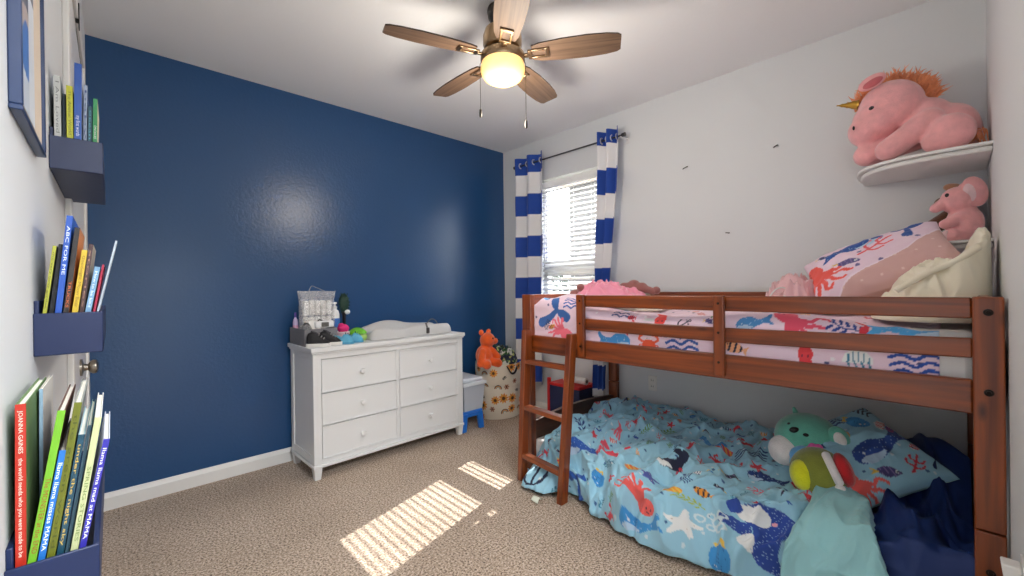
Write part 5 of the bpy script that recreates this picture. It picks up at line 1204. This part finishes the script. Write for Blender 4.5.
        pts = [(L * 1.05 * (k - .5), float(sec(k)[0]) * 1.14) for k in np.linspace(0, 1, 20)]; poly = [(x, -w) for x, w in pts] + [(x, w) for x, w in reversed(pts)]
        G().prism(poly, 0, .022 if kind == 'shoe' else .014).build('sole', mat('sole_white', (232, 230, 226), .6) if kind == 'shoe' else mat('clog_sole', (72, 150, 186), .5), t, bevel=.002)
        if kind == 'shoe':
            G().ell((-.02, 0, .088), (.03, .014, .008), rotm(0, .5, 0)).build('tongue', mat('shoe_grey', (70, 70, 76), .8), t)
            for q in range(3): G().tube([(.002 + q * .015, -.018, .072 - q * .011), (.004 + q * .015, 0, .080 - q * .011), (.002 + q * .015, .018, .072 - q * .011)], .003, 6).build('lace', mat('lace_grey', (150, 150, 152), .8), t)
        else:
            for q, (hx, hy) in enumerate(((.012, 0), (.026, .009), (.026, -.009), (.038, 0), (.012, .012), (.012, -.012))):
                G().ell((hx, hy * 1.2, .074 - .014 * (hx > .03) - abs(hy) * .5), (.004, .004, .003)).build('vent', mat('vent_dark', (28, 70, 92), .8), t)
            G().tube(curve_pts([(-.004, -.027, .04), (-.04, -.024, .054), (-.06, 0, .055), (-.04, .024, .054), (-.004, .027, .04)]), .004, 8, flat=.7).build('heel_strap', MATS['clog_blue'], t)
    shoe('toddler_shoe', 'black toddler shoe nearest the left edge of the dresser', (.962, 2.822, zt), math.radians(-30), 'shoe', 'black toddler shoes')
    shoe('toddler_shoe', 'black toddler shoe next to the blue clogs', (1.045, 2.842, zt), math.radians(-30), 'shoe', 'black toddler shoes')
    shoe('clog_shoe', 'light blue clog next to the black shoes', (1.125, 2.825, zt), math.radians(-22), 'clog', 'blue clogs')
    shoe('clog_shoe', 'light blue clog farther from the black shoes', (1.205, 2.855, zt), math.radians(-22), 'clog', 'blue clogs')
on_dresser()

# ------------------------------------------------------------------ the corner by the window
def corner():
    # laundry hamper with sunflower and rainbow print
    cx, cy, rx, ry, h = 2.655, 2.985, .232, .198, .50
    t = thing('laundry_hamper', 'cream fabric laundry hamper printed with sunflowers and rainbows', 'hamper', (cx, cy, 0))
    n, m = 420, 150; a, b = np.meshgrid(np.linspace(-PI, PI, n), np.linspace(0, 1, m), indexing='ij')
    k = .90 + .10 * sstep(0, .5, b) + .012 * np.sin(b * 9) + .02 * (vnoise(a * 2.2 + 10, b * 3, 3) - .5) - .02 * np.exp(-((b - .03) / .03) ** 2) - .018 * np.exp(-((b - .6) / .03) ** 2)
    P = np.stack([cx + rx * k * np.cos(a - PI / 2), cy + ry * k * np.sin(a - PI / 2), .004 + h * b + .012 * (vnoise(a * 1.5 + 4, b * 0, 9) - .5) * b], -1)
    p = Paint(a * .215, b * h, (236, 228, 212)); rnd = random.Random(8)
    def sunflower(x, y, s):
        p.at(x, y, s, rnd.uniform(0, 90))
        for q in range(10): an = PI / 5 * q; p.ell(.55 * math.cos(an), .55 * math.sin(an), .42, .18, (236, 172, 62) if q % 2 else (226, 140, 62), math.degrees(an))
        p.ell(0, 0, .34, .34, (92, 58, 36))
    def rainbow(x, y, s):
        p.at(x, y, s, rnd.uniform(-25, 25))
        up = p.y > -.1
        for r, c in ((.9, (70, 62, 60)), (.68, (226, 160, 92)), (.46, (150, 170, 160))): p.put(up & (np.abs(np.hypot(p.x, p.y + .1) - r) < .11), c)
    def sprig(x, y, s):
        p.at(x, y, s, rnd.uniform(0, 180)); p.line([(-.8, 0), (.8, .1)], .07, (50, 54, 46))
        for q in (-.5, -.1, .3): p.ell(q, .26, .26, .12, (44, 50, 42), 40); p.ell(q, -.24, .26, .12, (44, 50, 42), -40)
    def daisy(x, y, s):
        p.at(x, y, s)
        for q in range(6): an = PI / 3 * q; p.ell(.5 * math.cos(an), .5 * math.sin(an), .3, .2, (170, 106, 70), math.degrees(an))
        p.ell(0, 0, .22, .22, (70, 46, 34))
    used = []
    for q in range(900):
        x, y = rnd.uniform(-.66, .66), rnd.uniform(.02, .48)
        if all(math.hypot(x - c, y - d) > .078 for c, d in used):
            used.append((x, y)); f = (sunflower, sunflower, rainbow, sprig, daisy)[len(used) % 5]; f(x, y, rnd.uniform(.038, .05) if f is sunflower else rnd.uniform(.028, .038))
    grid_mesh('bag', P, p.C, CLOTH, t, solid=.003, world=True)
    G().prism([(cx + rx * .89 * math.cos(2 * PI * i / 40), cy + ry * .89 * math.sin(2 * PI * i / 40)) for i in range(40)], .004, .012).build('bottom', mat('hamper_cream', (236, 228, 212), .9), t, world=True)
    fy = cy - ry * .99
    G().tube(curve_pts([(2.585, fy + .012, .49), (2.59, fy - .008, .46), (2.62, fy - .012, .42), (2.66, fy - .012, .42), (2.69, fy - .008, .46), (2.695, fy + .012, .49)]), .010, 8, flat=.35).build('handle', mat('webbing_dark', (52, 50, 54), .85), t, world=True)
    # laundry heaped on top
    crumple('laundry_heap', 'green, white and navy printed laundry heaped in the hamper', 'laundry', (2.70, 3.0, .485), .20, .172, .15, None, 111, fold=.9)
    o = [q for q in bpy.data.objects if q.name.startswith('cloth') and q.parent and q.parent.name.startswith('laundry_heap')][0]
    me = o.data; me.materials.clear(); nv = len(me.vertices); co = np.empty(nv * 3); me.vertices.foreach_get('co', co); co = co.reshape(-1, 3)
    q = vnoise(co[:, 0] * 16, co[:, 1] * 16 + co[:, 2] * 9, 5); r = vnoise(co[:, 0] * 38 + 7, co[:, 1] * 38 + co[:, 2] * 25, 6)
    C = np.where((q > .55)[:, None], np.array(lin((226, 228, 220))), np.where((q > .40)[:, None], np.array(lin((62, 116, 58))), np.array(lin((40, 52, 78)))))
    C = np.where(((r > .62) & (q > .5))[:, None], np.array(lin((48, 60, 60))), C); C = np.where(((r < .25) & (q < .5))[:, None], np.array(lin((206, 214, 130))), C)
    at_ = me.color_attributes.new('Col', 'FLOAT_COLOR', 'POINT'); at_.data.foreach_set('color', np.concatenate([C, np.ones((nv, 1))], 1).astype(np.float32).ravel()); me.materials.append(CLOTH)
    # orange bear
    OR = plush_mat('plush_orange', (244, 98, 28)); x, y, z = 2.455, 2.945, .49
    t = thing('teddy_bear', 'bright orange plush teddy bear perched on the rim of the hamper', 'plush toy', (x, y, z))
    k = 1.13; V = lambda dx, dy, dz: (x + dx * k, y + dy * k, z + dz * k)
    E = lambda q: tuple(i * k for i in q)
    g = G().ell(V(-.01, 0, .085), E((.075, .065, .085))).ell(V(.02, -.005, .205), E((.065, .06, .062))).ell(V(.072, -.03, .195), E((.033, .032, .028)))
    g.cap(V(-.05, -.03, .12), V(-.095, -.055, .035), .034, .036).cap(V(.045, -.04, .12), V(.08, -.06, .07), .03, .031)
    g.cap(V(-.03, -.05, .03), V(-.06, -.09, .025), .042, .042).cap(V(.03, -.05, .03), V(.055, -.09, .025), .042, .042)
    g.build('body', OR, t, remesh=.007, soft=3, world=True)
    for ex in (-.03, .045): G().ell(V(ex, .01, .268), E((.024, .015, .024))).build('ear', OR, t, world=True)
    K = mat('plush_eye', (18, 14, 14), .15)
    G().ell(V(.03, -.062, .222), (.007, .006, .008)).build('eye', K, t, world=True); G().ell(V(.07, -.042, .224), (.007, .006, .008)).build('eye', K, t, world=True)
    G().ell(V(.098, -.047, .203), (.011, .010, .009)).build('nose', K, t, world=True)
    # step stool with the storage bin on it
    BL = mat('stool_blue', (34, 116, 214), .35)
    t = thing('step_stool', 'small bright blue plastic step stool under the storage bin', 'stool', (2.2, 2.95, 0))
    sx0, sx1, sy0, sy1, sh = 2.09, 2.30, 2.80, 3.10, .165
    G().box(sx0, sx1, sy0, sy1, sh - .02, sh).build('step', BL, t, world=True, bevel=.01, segs=3)
    for lx, dx in ((sx0, 1), (sx1, -1)):
        for ly, dy in ((sy0, 1), (sy1, -1)):
            g = G(); a0 = .012
            for_v = [(lx - dx * a0, ly - dy * a0 * .3, 0), (lx + dx * (.045 - a0), ly - dy * a0 * .3, 0), (lx + dx * (.045 - a0), ly + dy * .03, 0), (lx - dx * a0, ly + dy * .03, 0), (lx, ly, sh - .02), (lx + dx * .05, ly, sh - .02), (lx + dx * .05, ly + dy * .035, sh - .02), (lx, ly + dy * .035, sh - .02)]
            g.add(for_v, [(3, 2, 1, 0), (4, 5, 6, 7), (0, 1, 5, 4), (1, 2, 6, 5), (2, 3, 7, 6), (3, 0, 4, 7)]).build('leg', BL, t, world=True, bevel=.005)
    G().box(sx0 + .045, sx1 - .045, sy0 + .002, sy0 + .02, sh - .05, sh - .0195).build('apron', BL, t, world=True, bevel=.006)
    CP = mat('bin_plastic', (206, 214, 226), .25, alpha=.82)
    t = thing('storage_bin', 'translucent white lidded storage bin on the blue step stool', 'storage bin', (2.22, 2.97, sh))
    g = G(); x0, x1, y0, y1, z0, z1, w = 2.10, 2.325, 2.80, 3.16, sh, .40, .012
    vs = []
    for z, e in ((z0, .018), (z1, 0)): vs += [(x0 + e, y0 + e, z), (x1 - e, y0 + e, z), (x1 - e, y1 - e, z), (x0 + e, y1 - e, z)]
    g.add(vs, [(3, 2, 1, 0), (0, 1, 5, 4), (1, 2, 6, 5), (2, 3, 7, 6), (3, 0, 4, 7)]).build('tub', CP, t, world=True, smooth=False, solid=.003)
    LM = mat('lid_white', (222, 228, 236), .3)
    l = G().box(x0 - .012, x1 + .012, y0 - .012, y1 + .012, .375, .405).build('lid', LM, t, world=True, bevel=.006)
    G().box(x0 + .012, x1 - .012, y0 + .012, y1 - .012, .406, .436).build('lid_top', LM, l, world=True, bevel=.012, segs=3)
    G().box(x0 + .03, x1 - .03, y0 + .03, y1 - .05, sh + .004, .30).build('contents', mat('folded_linen', (176, 188, 206), .9, vary=.2, vscale=14), t, world=True, bevel=.02, segs=3)
    # red lidded navy box behind the foot of the bed
    t = thing('toy_box', 'navy toy box with a red lid under the window', 'box', (2.80, 2.24, 0))
    NB = mat('box_navy', (28, 40, 84), .5); RD = mat('box_red', (206, 34, 34), .45)
    G().box(2.70, 2.90, 2.075, 2.40, 0.0, .365).build('body', NB, t, world=True, bevel=.004)
    G().box(2.692, 2.908, 2.067, 2.385, .366, .392).build('lid', RD, t, world=True, bevel=.005)
    G().box(2.692, 2.72, 2.386, 2.412, 0.0, .425).build('red_corner', RD, t, world=True, bevel=.004)
    t = thing('paper_roll', 'white paper roll lying on the red lid under the window', 'paper roll', (2.80, 2.12, .42))
    G().tube([(2.80, 2.075, .421), (2.80, 2.30, .421)], .028, 24).build('paper', mat('paper_white', (236, 234, 228), .9), t, world=True)
    G().tube([(2.80, 2.070, .421), (2.80, 2.0745, .421)], .014, 16).build('core', mat('roll_core', (120, 112, 104), .9), t, world=True)
    # scrap on the carpet by the ladder
    t = thing('fabric_tag', 'small white cloth scrap on the carpet under the comforter hem', 'scrap', (1.70, 1.62, 0))
    n, m = 14, 10; a, b = np.meshgrid(np.linspace(0, 1, n), np.linspace(0, 1, m), indexing='ij')
    grid_mesh('cloth', np.stack([1.685 + .05 * a, 1.59 + .05 * b + .01 * a, .006 + .022 * np.sin(PI * a) * (1 - .5 * b) + .006 * b], -1), None, mat('scrap_white', (226, 230, 214), .9), t, solid=.002, world=True)
corner()
